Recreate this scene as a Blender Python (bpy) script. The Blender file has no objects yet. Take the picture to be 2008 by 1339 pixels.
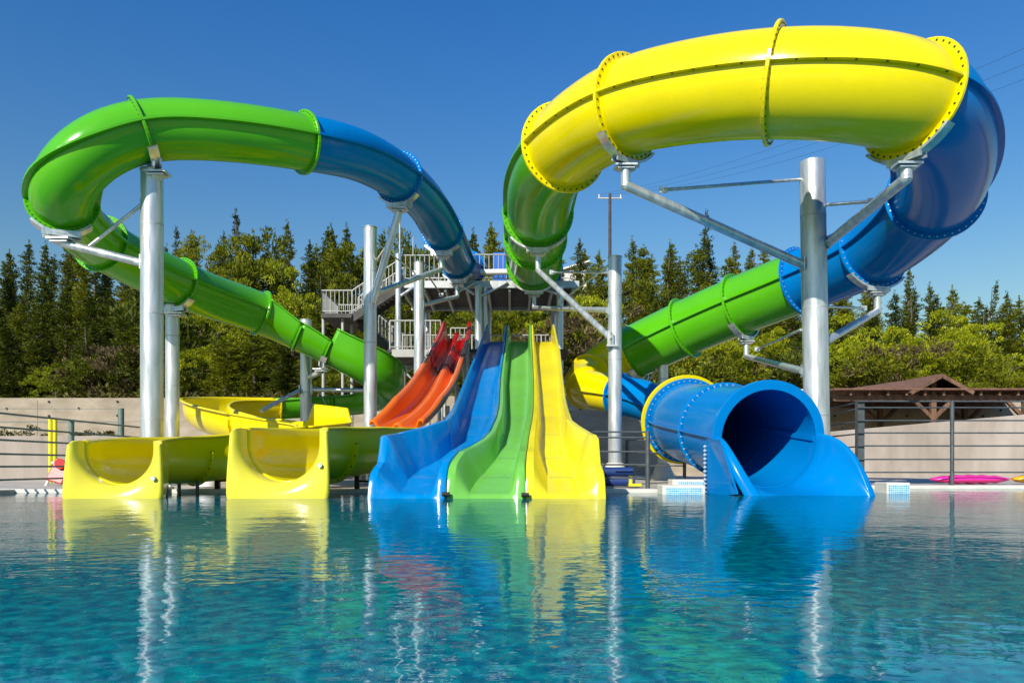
import bpy, math, random
import numpy as np
from mathutils import Vector, Matrix
R_ = math.radians
random.seed(7); rng = np.random.default_rng(7)
S = bpy.context.scene
col = S.collection

# ------------------------------------------------------------------ camera
F, HY, CZ = 1500.0, 912.0, 0.43          # focal length and horizon of the 2008 x 1339 photograph, eye height
cam_d = bpy.data.cameras.new('camera'); cam = bpy.data.objects.new('camera', cam_d); col.objects.link(cam)
cam.location = (0, 0, CZ); cam.rotation_euler = (R_(90), 0, 0)
cam_d.sensor_fit = 'HORIZONTAL'; cam_d.sensor_width = 36.0; cam_d.lens = 36.0 * F / 2008
cam_d.shift_y = (HY - 669.5) / 2008
cam_d.clip_start = 0.05; cam_d.clip_end = 2000
S.camera = cam

# ------------------------------------------------------------------ light
SUN_EL, SUN_AZ = 32.0, -29.0             # azimuth: degrees from straight behind the camera, negative = left
az = R_(SUN_AZ)
sd = Vector((math.sin(az) * math.cos(R_(SUN_EL)), -math.cos(az) * math.cos(R_(SUN_EL)), math.sin(R_(SUN_EL))))
sl = bpy.data.lights.new('sun', 'SUN'); so = bpy.data.objects.new('sun', sl); col.objects.link(so)
sl.energy = 4.5; sl.angle = R_(0.53); sl.color = (1.0, 0.94, 0.84)
so.rotation_euler = (-sd).to_track_quat('-Z', 'Y').to_euler()
W = bpy.data.worlds.new('World'); S.world = W; W.use_nodes = True
nt = W.node_tree; bg = nt.nodes['Background']
sky = nt.nodes.new('ShaderNodeTexSky'); sky.sky_type = 'NISHITA'; sky.sun_disc = False
sky.sun_elevation = R_(SUN_EL); sky.sun_rotation = math.atan2(sd.x, sd.y)
sky.altitude = 0; sky.air_density = 2.3; sky.dust_density = 0.1; sky.ozone_density = 10.0
hsv = nt.nodes.new('ShaderNodeHueSaturation'); hsv.inputs['Saturation'].default_value = 1.27; hsv.inputs['Hue'].default_value = 0.52
nt.links.new(sky.outputs[0], hsv.inputs['Color']); nt.links.new(hsv.outputs[0], bg.inputs[0]); bg.inputs[1].default_value = 0.099
S.view_settings.view_transform = 'Standard'; S.view_settings.look = 'None'
S.view_settings.exposure = 0.35; S.view_settings.gamma = 1.0
S.render.engine = 'CYCLES'
S.cycles.max_bounces = 10; S.cycles.transparent_max_bounces = 8; S.cycles.sample_clamp_indirect = 4.0
S.cycles.use_denoising = True; S.cycles.caustics_reflective = False; S.cycles.caustics_refractive = True

# ------------------------------------------------------------------ helpers
def at(px, py, Y):
    return Vector(((px - 1004) / F * Y, Y, CZ + (HY - py) / F * Y))

def tag(o, label=None, cat=None, group=None, kind=None):
    if label: o['label'] = label
    if cat: o['category'] = cat
    if group: o['group'] = group
    if kind: o['kind'] = kind
    return o

def thing(name, label, cat, loc=(0, 0, 0), group=None):
    o = bpy.data.objects.new(name, None); o.empty_display_size = 0.2; col.objects.link(o)
    o.location = loc
    return tag(o, label, cat, group)

class MB:
    def __init__(s): s.v = []; s.f = []; s.mi = []; s.sm = []
    def add(s, vs, fs, mi=0, smooth=False):
        b = len(s.v); s.v += [tuple(p) for p in vs]
        for f in fs: s.f.append([i + b for i in f]); s.mi.append(mi); s.sm.append(smooth)
    def box(s, c, size, mi=0, rot=None):
        c = Vector(c); hx, hy, hz = [q / 2 for q in size]
        vs = [Vector((x, y, z)) for x in (-hx, hx) for y in (-hy, hy) for z in (-hz, hz)]
        if rot is not None: vs = [rot @ p for p in vs]
        s.add([c + p for p in vs], [(0,1,3,2),(4,6,7,5),(0,4,5,1),(2,3,7,6),(0,2,6,4),(1,5,7,3)], mi)
    def beam(s, a, b, w, h=None, mi=0):
        a, b = Vector(a), Vector(b); d = b - a; L = d.length; h = h or w
        z = Vector((0, 0, 1)); t = d.normalized()
        if abs(t.z) > 0.99: z = Vector((0, 1, 0))
        sx = t.cross(z).normalized(); u = sx.cross(t)
        rot = Matrix((sx, t, u)).transposed()
        s.box((a + b) / 2, (w, L, h), mi, rot)
    def rod(s, pts, r, n=10, mi=0, caps=True, r2=None):
        pts = [Vector(p) for p in pts]; m = len(pts)
        rings = []
        for i, p in enumerate(pts):
            t = (pts[min(i + 1, m - 1)] - pts[max(i - 1, 0)]).normalized()
            z = Vector((0, 0, 1)) if abs(t.z) < 0.95 else Vector((0, 1, 0))
            sx = t.cross(z).normalized(); u = sx.cross(t)
            rr = r if r2 is None else r + (r2 - r) * i / (m - 1)
            rings.append([p + sx * (rr * math.cos(2*math.pi*k/n)) + u * (rr * math.sin(2*math.pi*k/n)) for k in range(n)])
        s.loft(rings, True, mi, True)
        if caps:
            b = len(s.v)
            s.add(rings[0], [list(range(n))], mi); s.add(rings[-1], [list(range(n))[::-1]], mi)
    def loft(s, rings, closed, mi=0, smooth=True):
        n = len(rings[0]); vs = [p for r in rings for p in r]; fs = []
        for i in range(len(rings) - 1):
            for k in range(n if closed else n - 1):
                k2 = (k + 1) % n
                fs.append((i*n+k, i*n+k2, (i+1)*n+k2, (i+1)*n+k))
        s.add(vs, fs, mi, smooth)
    def build(s, name, mats, parent=None, loc=None):
        me = bpy.data.meshes.new(name)
        off = Vector(loc) if loc is not None else (Vector(parent.matrix_basis.translation) if parent is not None else Vector((0,0,0)))
        if parent is not None and parent.parent is not None and loc is None: off = off + Vector(parent.parent.matrix_basis.translation)
        v = np.array([tuple(p) for p in s.v], dtype=float) - np.array(off)
        me.from_pydata(v.tolist(), [], s.f)
        for m in (mats if isinstance(mats, (list, tuple)) else [mats]): me.materials.append(m)
        me.polygons.foreach_set('material_index', s.mi); me.polygons.foreach_set('use_smooth', s.sm)
        me.update()
        o = bpy.data.objects.new(name, me); col.objects.link(o)
        if parent is not None: o.parent = parent
        if loc is not None and parent is None: o.location = loc
        return o

def solid(o, t, offset=-1, bevel=0):
    m = o.modifiers.new('solid', 'SOLIDIFY'); m.thickness = t; m.offset = offset
    if bevel:
        b = o.modifiers.new('bevel', 'BEVEL'); b.width = bevel; b.segments = 2; b.limit_method = 'ANGLE'; b.angle_limit = R_(50)
    return o
def bev(o, w=0.01, seg=2):
    b = o.modifiers.new('bevel', 'BEVEL'); b.width = w; b.segments = seg; b.limit_method = 'ANGLE'; b.angle_limit = R_(40); return o

# ------------------------------------------------------------------ materials
def mat(name, base, rough=0.5, metal=0.0, coat=0.0, var=0.0, vscale=3.0, bump=0.0, bscale=30.0, col2=None, rvar=0.0, stretch=None, spec=0.5):
    m = bpy.data.materials.new(name); m.use_nodes = True
    n = m.node_tree.nodes; l = m.node_tree.links; b = n['Principled BSDF']
    b.inputs['Base Color'].default_value = (*base, 1); b.inputs['Roughness'].default_value = rough
    b.inputs['Metallic'].default_value = metal; b.inputs['Coat Weight'].default_value = coat
    b.inputs['Coat Roughness'].default_value = 0.06; b.inputs['Specular IOR Level'].default_value = spec
    tc = n.new('ShaderNodeTexCoord'); mp = n.new('ShaderNodeMapping'); l.new(tc.outputs['Object'], mp.inputs[0])
    if stretch: mp.inputs['Scale'].default_value = stretch
    if var or col2:
        t = n.new('ShaderNodeTexNoise'); t.inputs['Scale'].default_value = vscale; t.inputs['Detail'].default_value = 8; t.inputs['Roughness'].default_value = 0.62
        l.new(mp.outputs[0], t.inputs['Vector'])
        r = n.new('ShaderNodeValToRGB'); r.color_ramp.elements[0].position = 0.36; r.color_ramp.elements[1].position = 0.66
        c2 = col2 or tuple(min(1, c * (1 + var)) for c in base); c1 = base if col2 else tuple(c * (1 - var) for c in base)
        r.color_ramp.elements[0].color = (*c1, 1); r.color_ramp.elements[1].color = (*c2, 1)
        l.new(t.outputs[0], r.inputs[0]); l.new(r.outputs[0], b.inputs['Base Color'])
        if rvar:
            mr = n.new('ShaderNodeMapRange'); mr.inputs[1].default_value = 0.3; mr.inputs[2].default_value = 0.7
            mr.inputs[3].default_value = max(0.02, rough - rvar); mr.inputs[4].default_value = rough + rvar
            l.new(t.outputs[0], mr.inputs[0]); l.new(mr.outputs[0], b.inputs['Roughness'])
    if bump:
        t2 = n.new('ShaderNodeTexNoise'); t2.inputs['Scale'].default_value = bscale; t2.inputs['Detail'].default_value = 4
        l.new(mp.outputs[0], t2.inputs['Vector'])
        bp = n.new('ShaderNodeBump'); bp.inputs['Strength'].default_value = bump; bp.inputs['Distance'].default_value = 0.02
        l.new(t2.outputs[0], bp.inputs['Height']); l.new(bp.outputs[0], b.inputs['Normal'])
    return m

def gel(name, c, var=0.05, spec=0.42, fade=.2):      # glossy moulded fibreglass, sun-faded in patches with faint dried water runs
    m = mat(name, c, rough=0.2, coat=0.06, var=var, vscale=1.1, bump=0.05, bscale=1.7, rvar=0.07, spec=spec)
    n = m.node_tree.nodes; l = m.node_tree.links; b = n['Principled BSDF']; src = b.inputs['Base Color'].links[0].from_socket
    tc = n.new('ShaderNodeTexCoord'); mp = n.new('ShaderNodeMapping'); mp.inputs['Scale'].default_value = (3.0, 3.0, .45); l.new(tc.outputs['Object'], mp.inputs[0])
    t = n.new('ShaderNodeTexNoise'); t.inputs['Scale'].default_value = 2.3; t.inputs['Detail'].default_value = 9; t.inputs['Roughness'].default_value = 0.72; l.new(mp.outputs[0], t.inputs['Vector'])
    r = n.new('ShaderNodeMapRange'); r.inputs[1].default_value = .52; r.inputs[2].default_value = .78; r.inputs[3].default_value = 0; r.inputs[4].default_value = fade; l.new(t.outputs[0], r.inputs[0])
    mx = n.new('ShaderNodeMix'); mx.data_type = 'RGBA'; l.new(r.outputs[0], mx.inputs[0]); l.new(src, mx.inputs[6]); mx.inputs[7].default_value = (*[.80 * q + (.045 if fade < .3 else .13) for q in c], 1)
    l.new(mx.outputs[2], b.inputs['Base Color'])
    return m
M = {}
M['yellow'] = gel('yellow_fibreglass', (0.83, 0.69, 0.0))
M['green'] = gel('green_fibreglass', (0.09, 0.43, 0.006))
M['blue'] = gel('blue_fibreglass', (0.0, 0.19, 0.53), spec=0.08)
M['lane_blue'] = gel('lane_blue_fibreglass', (0.0, 0.22, 0.56), fade=.4)
M['lane_green'] = gel('lane_green_fibreglass', (0.16, 0.48, 0.07), fade=.5)
M['lane_yellow'] = gel('lane_yellow_fibreglass', (0.78, 0.67, 0.02), fade=.5)
M['seam'] = mat('joint_sealant', (0.10, 0.16, 0.17), 0.6)
M['mouth_yellow'] = gel('pale_yellow_fibreglass', (0.82, 0.72, 0.055))
M['red'] = gel('red_fibreglass', (0.44, 0.004, 0.005))
M['orange'] = gel('orange_fibreglass', (0.76, 0.135, 0.004))
M['bolt_dark'] = mat('dark_bolts', (0.08, 0.07, 0.02), 0.5, 0.5)
M['bolt_light'] = mat('zinc_bolts', (0.42, 0.55, 0.68), 0.45, 0.4)
M['galv'] = mat('galvanised_steel', (0.50, 0.54, 0.54), 0.36, 0.62, var=0.0, col2=(0.78, 0.80, 0.79), vscale=9, bump=0.06, bscale=14, rvar=0.1, stretch=(1, 1, 0.16))
M['galv2'] = mat('dull_galvanised_steel', (0.40, 0.43, 0.42), 0.5, 0.45, col2=(0.58, 0.6, 0.57), vscale=9, rvar=0.08)
M['white_steel'] = mat('white_painted_steel', (0.42, 0.42, 0.385), 0.45, 0.15, var=0.08, vscale=6)
M['dark_steel'] = mat('grey_painted_steel', (0.10, 0.115, 0.12), 0.42, 0.3, var=0.2, vscale=6)
M['black_steel'] = mat('black_painted_steel', (0.018, 0.016, 0.014), 0.4, 0.1)
M['green_steel'] = mat('grey_green_steel', (0.13, 0.19, 0.165), 0.5, 0.2, var=0.2, vscale=5)
M['concrete'] = mat('beige_concrete', (0.31, 0.26, 0.19), 0.9, col2=(0.47, 0.40, 0.30), vscale=0.9, bump=0.35, bscale=22, stretch=(1, 1, 2.2), spec=0.2)
M['concrete_low'] = mat('plain_render', (0.30, 0.255, 0.21), 0.92, col2=(0.44, 0.385, 0.33), vscale=0.9, bump=0.3, bscale=30, spec=0.2, stretch=(1, 1, .35))
M['deck'] = mat('stone_deck', (0.42, 0.37, 0.30), 0.75, col2=(0.56, 0.51, 0.43), vscale=1.8, bump=0.3, bscale=40, spec=0.3)
M['coping'] = mat('pale_coping', (0.70, 0.66, 0.58), 0.6, var=0.1, vscale=4)
M['soil'] = mat('hill_soil', (0.07, 0.045, 0.022), 0.95, col2=(0.19, 0.12, 0.065), vscale=0.5, bump=0.8, bscale=6, spec=0.1)
M['wood'] = mat('brown_timber', (0.10, 0.052, 0.03), 0.7, col2=(0.22, 0.12, 0.07), vscale=5, stretch=(1, 1, 0.2), bump=0.2, bscale=20)
M['shingle'] = mat('brown_roof_felt', (0.13, 0.062, 0.038), 0.85, col2=(0.22, 0.115, 0.075), vscale=8, bump=0.5, bscale=40)
M['bark'] = mat('bark', (0.07, 0.05, 0.035), 0.95, col2=(0.17, 0.13, 0.095), vscale=8, bump=0.8, bscale=25)
M['plaster'] = mat('white_plaster', (0.78, 0.76, 0.70), 0.8, var=0.05)
M['terracotta'] = mat('terracotta', (0.35, 0.13, 0.07), 0.8, var=0.2, vscale=9)
M['pole_wood'] = mat('weathered_pole', (0.07, 0.055, 0.045), 0.9, var=0.25)
M['tyre'] = mat('black_rubber', (0.015, 0.015, 0.015), 0.7)
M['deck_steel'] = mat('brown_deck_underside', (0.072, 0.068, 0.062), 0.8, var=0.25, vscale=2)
M['pvc_pink'] = mat('pink_pvc', (0.78, 0.03, 0.30), 0.35, var=0.1, bump=0.3, bscale=9)
M['pvc_yellow'] = mat('yellow_pvc', (0.80, 0.42, 0.01), 0.35, var=0.1, bump=0.3, bscale=9)
M['mat_blue'] = mat('blue_foam', (0.006, 0.035, 0.16), 0.55, var=0.2)
M['plastic_red'] = mat('red_plastic', (0.52, 0.025, 0.03), 0.4, var=0.1)
M['plastic_white'] = mat('white_plastic', (0.8, 0.79, 0.75), 0.4)
M['plastic_yellow'] = mat('lime_yellow_paint', (0.72, 0.66, 0.03), 0.4, var=0.1)
M['window'] = mat('dark_glass', (0.02, 0.025, 0.03), 0.1)

def tile_mat():
    m = bpy.data.materials.new('blue_mosaic'); m.use_nodes = True
    n = m.node_tree.nodes; l = m.node_tree.links; b = n['Principled BSDF']; b.inputs['Roughness'].default_value = 0.2
    tc = n.new('ShaderNodeTexCoord'); mp = n.new('ShaderNodeMapping'); mp.inputs['Rotation'].default_value = (R_(90), 0, 0)
    l.new(tc.outputs['Object'], mp.inputs[0])
    br = n.new('ShaderNodeTexBrick'); br.offset = 0; br.inputs['Scale'].default_value = 1.0
    br.inputs['Brick Width'].default_value = 0.032; br.inputs['Row Height'].default_value = 0.032; br.inputs['Mortar Size'].default_value = 0.003
    br.inputs['Color1'].default_value = (0.05, 0.33, 0.62, 1); br.inputs['Color2'].default_value = (0.16, 0.52, 0.78, 1); br.inputs['Mortar'].default_value = (0.75, 0.8, 0.8, 1)
    l.new(mp.outputs[0], br.inputs['Vector']); l.new(br.outputs[0], b.inputs['Base Color'])
    return m
M['mosaic'] = tile_mat()

def pool_floor_mat():
    m = bpy.data.materials.new('pool_mosaic_caustic_floor'); m.use_nodes = True
    n = m.node_tree.nodes; l = m.node_tree.links; b = n['Principled BSDF']; b.inputs['Roughness'].default_value = 0.6
    tc = n.new('ShaderNodeTexCoord')
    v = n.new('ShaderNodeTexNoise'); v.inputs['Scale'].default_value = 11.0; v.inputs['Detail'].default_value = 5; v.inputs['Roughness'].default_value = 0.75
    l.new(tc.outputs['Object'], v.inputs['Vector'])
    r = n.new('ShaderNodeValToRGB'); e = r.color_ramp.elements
    e[0].position = 0.42; e[0].color = (0.0, 0.20, 0.36, 1); e[1].position = 0.64; e[1].color = (0.05, 0.95, 0.86, 1)  # mosaic blues, with caustic light painted in as bright turquoise mottles
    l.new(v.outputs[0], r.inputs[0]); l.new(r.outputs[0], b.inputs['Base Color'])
    return m
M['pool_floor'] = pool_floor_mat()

def water_mat():
    m = bpy.data.materials.new('pool_water'); m.use_nodes = True
    n = m.node_tree.nodes; l = m.node_tree.links; n.remove(n['Principled BSDF']); out = n['Material Output']
    tc = n.new('ShaderNodeTexCoord')
    def noise(scale, sx, sy, det):
        mp = n.new('ShaderNodeMapping'); mp.inputs['Scale'].default_value = (sx, sy, 1); l.new(tc.outputs['Object'], mp.inputs[0])
        t = n.new('ShaderNodeTexNoise'); t.inputs['Scale'].default_value = scale; t.inputs['Detail'].default_value = det; t.inputs['Roughness'].default_value = 0.5
        l.new(mp.outputs[0], t.inputs['Vector']); return t.outputs[0]
    a = noise(1.2, 1.0, 1.15, 1.0); c = noise(7.5, 1.0, 1.25, 2.5)
    ma = n.new('ShaderNodeMath'); ma.operation = 'MULTIPLY'; ma.inputs[1].default_value = 0.40; l.new(c, ma.inputs[0])
    ad = n.new('ShaderNodeMath'); ad.operation = 'ADD'; l.new(a, ad.inputs[0]); l.new(ma.outputs[0], ad.inputs[1])
    bp = n.new('ShaderNodeBump'); bp.inputs['Strength'].default_value = 1.0; bp.inputs['Distance'].default_value = 0.0066
    l.new(ad.outputs[0], bp.inputs['Height'])
    fr = n.new('ShaderNodeFresnel'); fr.inputs['IOR'].default_value = 1.33; l.new(bp.outputs[0], fr.inputs['Normal'])
    rf = n.new('ShaderNodeBsdfRefraction'); rf.inputs['IOR'].default_value = 1.33; rf.inputs['Roughness'].default_value = 0.0
    rf.inputs['Color'].default_value = (0.35, 0.95, 1.0, 1); l.new(bp.outputs[0], rf.inputs['Normal'])
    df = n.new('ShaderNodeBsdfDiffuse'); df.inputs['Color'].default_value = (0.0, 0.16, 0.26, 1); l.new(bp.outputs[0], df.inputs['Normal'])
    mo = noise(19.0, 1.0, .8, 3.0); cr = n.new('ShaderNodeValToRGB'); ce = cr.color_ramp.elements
    ce[0].position = .40; ce[0].color = (0.0, 0.16, 0.255, 1); ce[1].position = .74; ce[1].color = (0.0, 0.44, 0.44, 1)  # mottled floor and its caustic glints painted into the water's diffuse colour
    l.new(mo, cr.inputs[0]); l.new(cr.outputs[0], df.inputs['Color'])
    gl = n.new('ShaderNodeBsdfGlossy'); gl.inputs['Roughness'].default_value = 0.0; l.new(bp.outputs[0], gl.inputs['Normal'])
    m1 = n.new('ShaderNodeMixShader'); m1.inputs[0].default_value = 0.68; l.new(rf.outputs[0], m1.inputs[1]); l.new(df.outputs[0], m1.inputs[2])
    m2 = n.new('ShaderNodeMixShader'); l.new(fr.outputs[0], m2.inputs[0]); l.new(m1.outputs[0], m2.inputs[1]); l.new(gl.outputs[0], m2.inputs[2])
    l.new(m2.outputs[0], out.inputs['Surface'])
    return m
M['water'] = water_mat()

def leaf_mat(name, dark, mid, bright, trans=0.3):
    m = bpy.data.materials.new(name); m.use_nodes = True
    n = m.node_tree.nodes; l = m.node_tree.links; b = n['Principled BSDF']; out = n['Material Output']
    b.inputs['Roughness'].default_value = 0.6; b.inputs['Specular IOR Level'].default_value = 0.25
    g = n.new('ShaderNodeNewGeometry'); oi = n.new('ShaderNodeObjectInfo')
    tc = n.new('ShaderNodeTexCoord'); t = n.new('ShaderNodeTexNoise'); t.inputs['Scale'].default_value = 1.6; t.inputs['Detail'].default_value = 3
    l.new(tc.outputs['Object'], t.inputs['Vector'])
    a = n.new('ShaderNodeMath'); a.operation = 'MULTIPLY_ADD'; a.inputs[1].default_value = 0.55; l.new(g.outputs['Random Per Island'], a.inputs[0])
    s2 = n.new('ShaderNodeMath'); s2.operation = 'MULTIPLY_ADD'; s2.inputs[1].default_value = 0.9; s2.inputs[2].default_value = -0.25; l.new(t.outputs[0], s2.inputs[0])
    l.new(s2.outputs[0], a.inputs[2])
    a2 = n.new('ShaderNodeMath'); a2.operation = 'MULTIPLY_ADD'; a2.inputs[1].default_value = 0.22; l.new(oi.outputs['Random'], a2.inputs[0]); l.new(a.outputs[0], a2.inputs[2])
    r = n.new('ShaderNodeValToRGB'); e = r.color_ramp.elements
    e[0].position = 0.15; e[0].color = (*dark, 1); e[1].position = 0.95; e[1].color = (*bright, 1); k = e.new(0.55); k.color = (*mid, 1)
    l.new(a2.outputs[0], r.inputs[0]); l.new(r.outputs[0], b.inputs['Base Color'])
    tr = n.new('ShaderNodeBsdfTranslucent'); l.new(r.outputs[0], tr.inputs['Color'])
    mx = n.new('ShaderNodeMixShader'); mx.inputs[0].default_value = trans; l.new(b.outputs[0], mx.inputs[1]); l.new(tr.outputs[0], mx.inputs[2])
    l.new(mx.outputs[0], out.inputs['Surface'])
    return m
M['leaf_dark'] = leaf_mat('dark_needles', (0.018, 0.034, 0.005), (0.07, 0.10, 0.008), (0.19, 0.20, 0.012))
M['leaf_pine'] = leaf_mat('pine_needles', (0.035, 0.056, 0.005), (0.14, 0.17, 0.008), (0.34, 0.34, 0.012))
M['leaf_lime'] = leaf_mat('lime_pine_needles', (0.07, 0.11, 0.005), (0.27, 0.32, 0.008), (0.54, 0.55, 0.015))
M['leaf_dry'] = leaf_mat('dry_scrub', (0.045, 0.032, 0.014), (0.12, 0.09, 0.035), (0.22, 0.17, 0.07), 0.2)
M['leaf_weed'] = leaf_mat('weed_leaves', (0.04, 0.045, 0.01), (0.10, 0.095, 0.02), (0.2, 0.17, 0.04), 0.2)

# ================================================================== SETTING
def struct(name, mb, m, smooth=False):
    o = mb.build(name, m); o['kind'] = 'structure'; return o
DZ = 0.055                                # deck level above the water
EDGE, EDGE_R, XR = 11.85, 14.0, 5.45      # pool edge in front of the slides, and further back on the right
mb = MB(); mb.add([(-40, -40, -0.06), (40, -40, -0.06), (40, 16, -0.06), (-40, 16, -0.06)], [(0, 1, 2, 3)])
mb = MB(); mb.add([(-26, -14, 0), (26, -14, 0), (26, EDGE_R + .05, 0), (-26, EDGE_R + .05, 0)], [(0, 1, 2, 3)])
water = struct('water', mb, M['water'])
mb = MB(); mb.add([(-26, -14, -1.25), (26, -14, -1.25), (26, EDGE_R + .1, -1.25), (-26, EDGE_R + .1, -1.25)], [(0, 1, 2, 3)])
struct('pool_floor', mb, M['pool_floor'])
mb = MB()
for (x0, x1, y) in ((-26, XR, EDGE + 0.03), (XR, 26, EDGE_R + 0.03)):
    mb.add([(x0, y, -1.26), (x1, y, -1.26), (x1, y, DZ - .06), (x0, y, DZ - .06)], [(0, 1, 2, 3)])
mb.add([(XR, EDGE + .03, -1.26), (XR, EDGE_R + .03, -1.26), (XR, EDGE_R + .03, DZ - .06), (XR, EDGE + .03, DZ - .06)], [(0, 1, 2, 3)])
struct('pool_wall', mb, M['mosaic'])
mb = MB()                                  # ground sheet, cut out for the pool
GZ = DZ - 0.012
mb.add([(-400, EDGE + .12, GZ), (XR - .1, EDGE + .12, GZ), (XR - .1, EDGE_R + .12, GZ), (400, EDGE_R + .12, GZ), (400, 30, GZ), (-400, 30, GZ)], [(0, 1, 2, 3, 4, 5)])
mb.add([(-400, -400, GZ), (400, -400, GZ), (400, -13.9, GZ), (-400, -13.9, GZ)], [(0, 1, 2, 3)])
mb.add([(25.9, -13.9, GZ), (400, -13.9, GZ), (400, EDGE_R + .12, GZ), (25.9, EDGE_R + .12, GZ)], [(0, 1, 2, 3)])
mb.add([(-400, -13.9, GZ), (-25.9, -13.9, GZ), (-25.9, EDGE + .12, GZ), (-400, EDGE + .12, GZ)], [(0, 1, 2, 3)])
struct('ground', mb, M['deck'])
mb = MB()
mb.box(((-26 + XR) / 2, EDGE + .17, DZ - .03), (26 + XR, .34, .07)); mb.box(((XR + 26) / 2 - .17, EDGE_R + .17, DZ - .029), (26 - XR + .34, .34, .07))
mb.box((XR - .17, (EDGE + EDGE_R) / 2 + .17, DZ - .028), (.34, EDGE_R - EDGE - .35, .07))
bev(struct('pool_coping', mb, M['coping']), .012)

# hill
def hill_z(x, y):
    t = np.clip((y - 29.3) / 20.0, 0, 1.0)
    rise = 5.6 * (t * t * (3 - 2 * t)) ** 0.85
    px = np.clip((x / np.maximum(y, 1) * F + 1004 - 1450) / 420, 0, 1); px = px * px * (3 - 2 * px)
    rise = rise * (1 - 0.42 * px)
    return 2.75 + rise + 0.25 * np.sin(x * .31 + 1.3) * np.cos(y * .27) * t + 0.012 * np.maximum(y - 50, 0)
gx = np.linspace(-130, 130, 131); gy = np.concatenate([np.linspace(29.35, 60, 44), np.linspace(63, 150, 22)])
mb = MB(); vs = [(x, y, float(hill_z(x, y))) for y in gy for x in gx]; nx = len(gx)
mb.add(vs, [(j*nx+i, j*nx+i+1, (j+1)*nx+i+1, (j+1)*nx+i) for j in range(len(gy)-1) for i in range(nx-1)], 0, True)
struct('hill', mb, M['soil'])

# retaining wall at the foot of the hill
w = thing('retaining_wall', 'long beige concrete retaining wall at the foot of the wooded hill', 'wall', (0, 29, 0))
mb = MB(); n = 40
for i in range(n):
    x0, x1 = -60 + 120 * i / n, -60 + 120 * (i + 1) / n
    z = lambda x: 2.98 + 0.0125 * max(0, x + 8) - (.28 if x > 14 else 0)
    mb.add([(x0, 29, 0), (x1, 29, 0), (x1, 29, z(x1)), (x0, 29, z(x0)), (x0, 29.4, z(x0)), (x1, 29.4, z(x1)), (x0, 29.4, 0), (x1, 29.4, 0)],
           [(0, 1, 2, 3), (3, 2, 5, 4), (4, 5, 7, 6)])
mb.build('wall_face', M['concrete'], w)
mb = MB(); mb.add([(2, 28.94, 3.08), (13.6, 28.94, 3.225), (13.6, 28.94, 3.345), (2, 28.94, 3.20), (2, 29.46, 3.20), (13.6, 29.46, 3.345), (2, 29.46, 3.08), (13.6, 29.46, 3.225)],
                  [(0, 1, 2, 3), (3, 2, 5, 4), (4, 5, 7, 6), (0, 6, 7, 1), (0, 3, 4, 6), (1, 7, 5, 2)])
mb.build('wall_coping', M['plaster'], w)
for i in range(30):
    px = 20 + 70 * i + random.uniform(-20, 20)
    for py in (790, 815) if i % 2 else (803,):
        p = at(px, py + random.uniform(-3, 3), 28.99); mb = MB(); mb.rod([p, p - Vector((0, .02, 0))], .045, 8); mb.build('weep_hole', M['tyre'], w)
mb = MB()
for z in (1.1, 2.1): mb.box((0, 28.996, z), (120, .012, .03))
for i in range(24): mb.box((-58 + i * 5, 28.995, 1.45), (.025, .012, 2.9))
mb.build('wall_joint', M['concrete_low'], w)

# low walls in front of it
w = thing('low_wall', 'plain low rendered wall with weeds along its top, behind the left rail fence', 'wall', (-17, 19, 0))
mb = MB(); mb.box((-17.6, 19.2, .58), (24, .4, 1.16)); bev(mb.build('wall_face', M['concrete_low'], w), .02)
mb = MB(); mb.add([(-29.6, 19.4, 1.1), (-5.6, 19.4, 1.1), (-5.6, 29, 1.1), (-29.6, 29, 1.1), (-5.6, 19.4, 0), (-5.6, 29, 0)], [(0, 1, 2, 3), (1, 4, 5, 2)])
struct('terrace', mb, M['soil'])
w = thing('ramp_wall', 'plain rendered wall with a sloping top below the timber pavilion', 'wall', (14, 24.6, 0))
mb = MB(); x0, x1, yr = 9.2, 30.0, 24.6
mb.add([(x0, yr, 0), (x1, yr, 0), (x1, yr, 3.25), (x0, yr, 1.42), (x0, yr + .5, 1.42), (x1, yr + .5, 3.25), (x0, yr + .5, 0), (x1, yr + .5, 0)],
       [(0, 1, 2, 3), (3, 2, 5, 4), (4, 5, 7, 6), (0, 3, 4, 6), (1, 7, 5, 2)])
bev(mb.build('wall_face', M['concrete_low'], w), .02)

# ================================================================== SWEEPS
def spline(ctrl, ds=0.09, smooth=10):
    P = [np.array(c) for c in ctrl]; P = [2*P[0]-P[1]] + P + [2*P[-1]-P[-2]]
    pts, par = [], []
    for i in range(1, len(P) - 2):
        p0, p1, p2, p3 = P[i-1], P[i], P[i+1], P[i+2]
        t0 = 0; a = .5
        t1 = t0 + np.linalg.norm(p1-p0)**a; t2 = t1 + np.linalg.norm(p2-p1)**a; t3 = t2 + np.linalg.norm(p3-p2)**a
        m = max(3, int(np.linalg.norm(p2 - p1) / ds))
        for k in range(m):
            t = t1 + (t2 - t1) * k / m
            A1 = (t1-t)/(t1-t0)*p0+(t-t0)/(t1-t0)*p1; A2 = (t2-t)/(t2-t1)*p1+(t-t1)/(t2-t1)*p2; A3 = (t3-t)/(t3-t2)*p2+(t-t2)/(t3-t2)*p3
            B1 = (t2-t)/(t2-t0)*A1+(t-t0)/(t2-t0)*A2; B2 = (t3-t)/(t3-t1)*A2+(t-t1)/(t3-t1)*A3
            pts.append((t2-t)/(t2-t1)*B1+(t-t1)/(t2-t1)*B2); par.append(i - 1 + k / m)
    pts.append(P[-2]); par.append(len(ctrl) - 1)
    X = np.array(pts)
    for _ in range(smooth * 6):
        Y = X.copy(); Y[1:-1] = X[1:-1] * .5 + (X[:-2] + X[2:]) * .25; X = Y
    return X, np.array(par)

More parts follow.
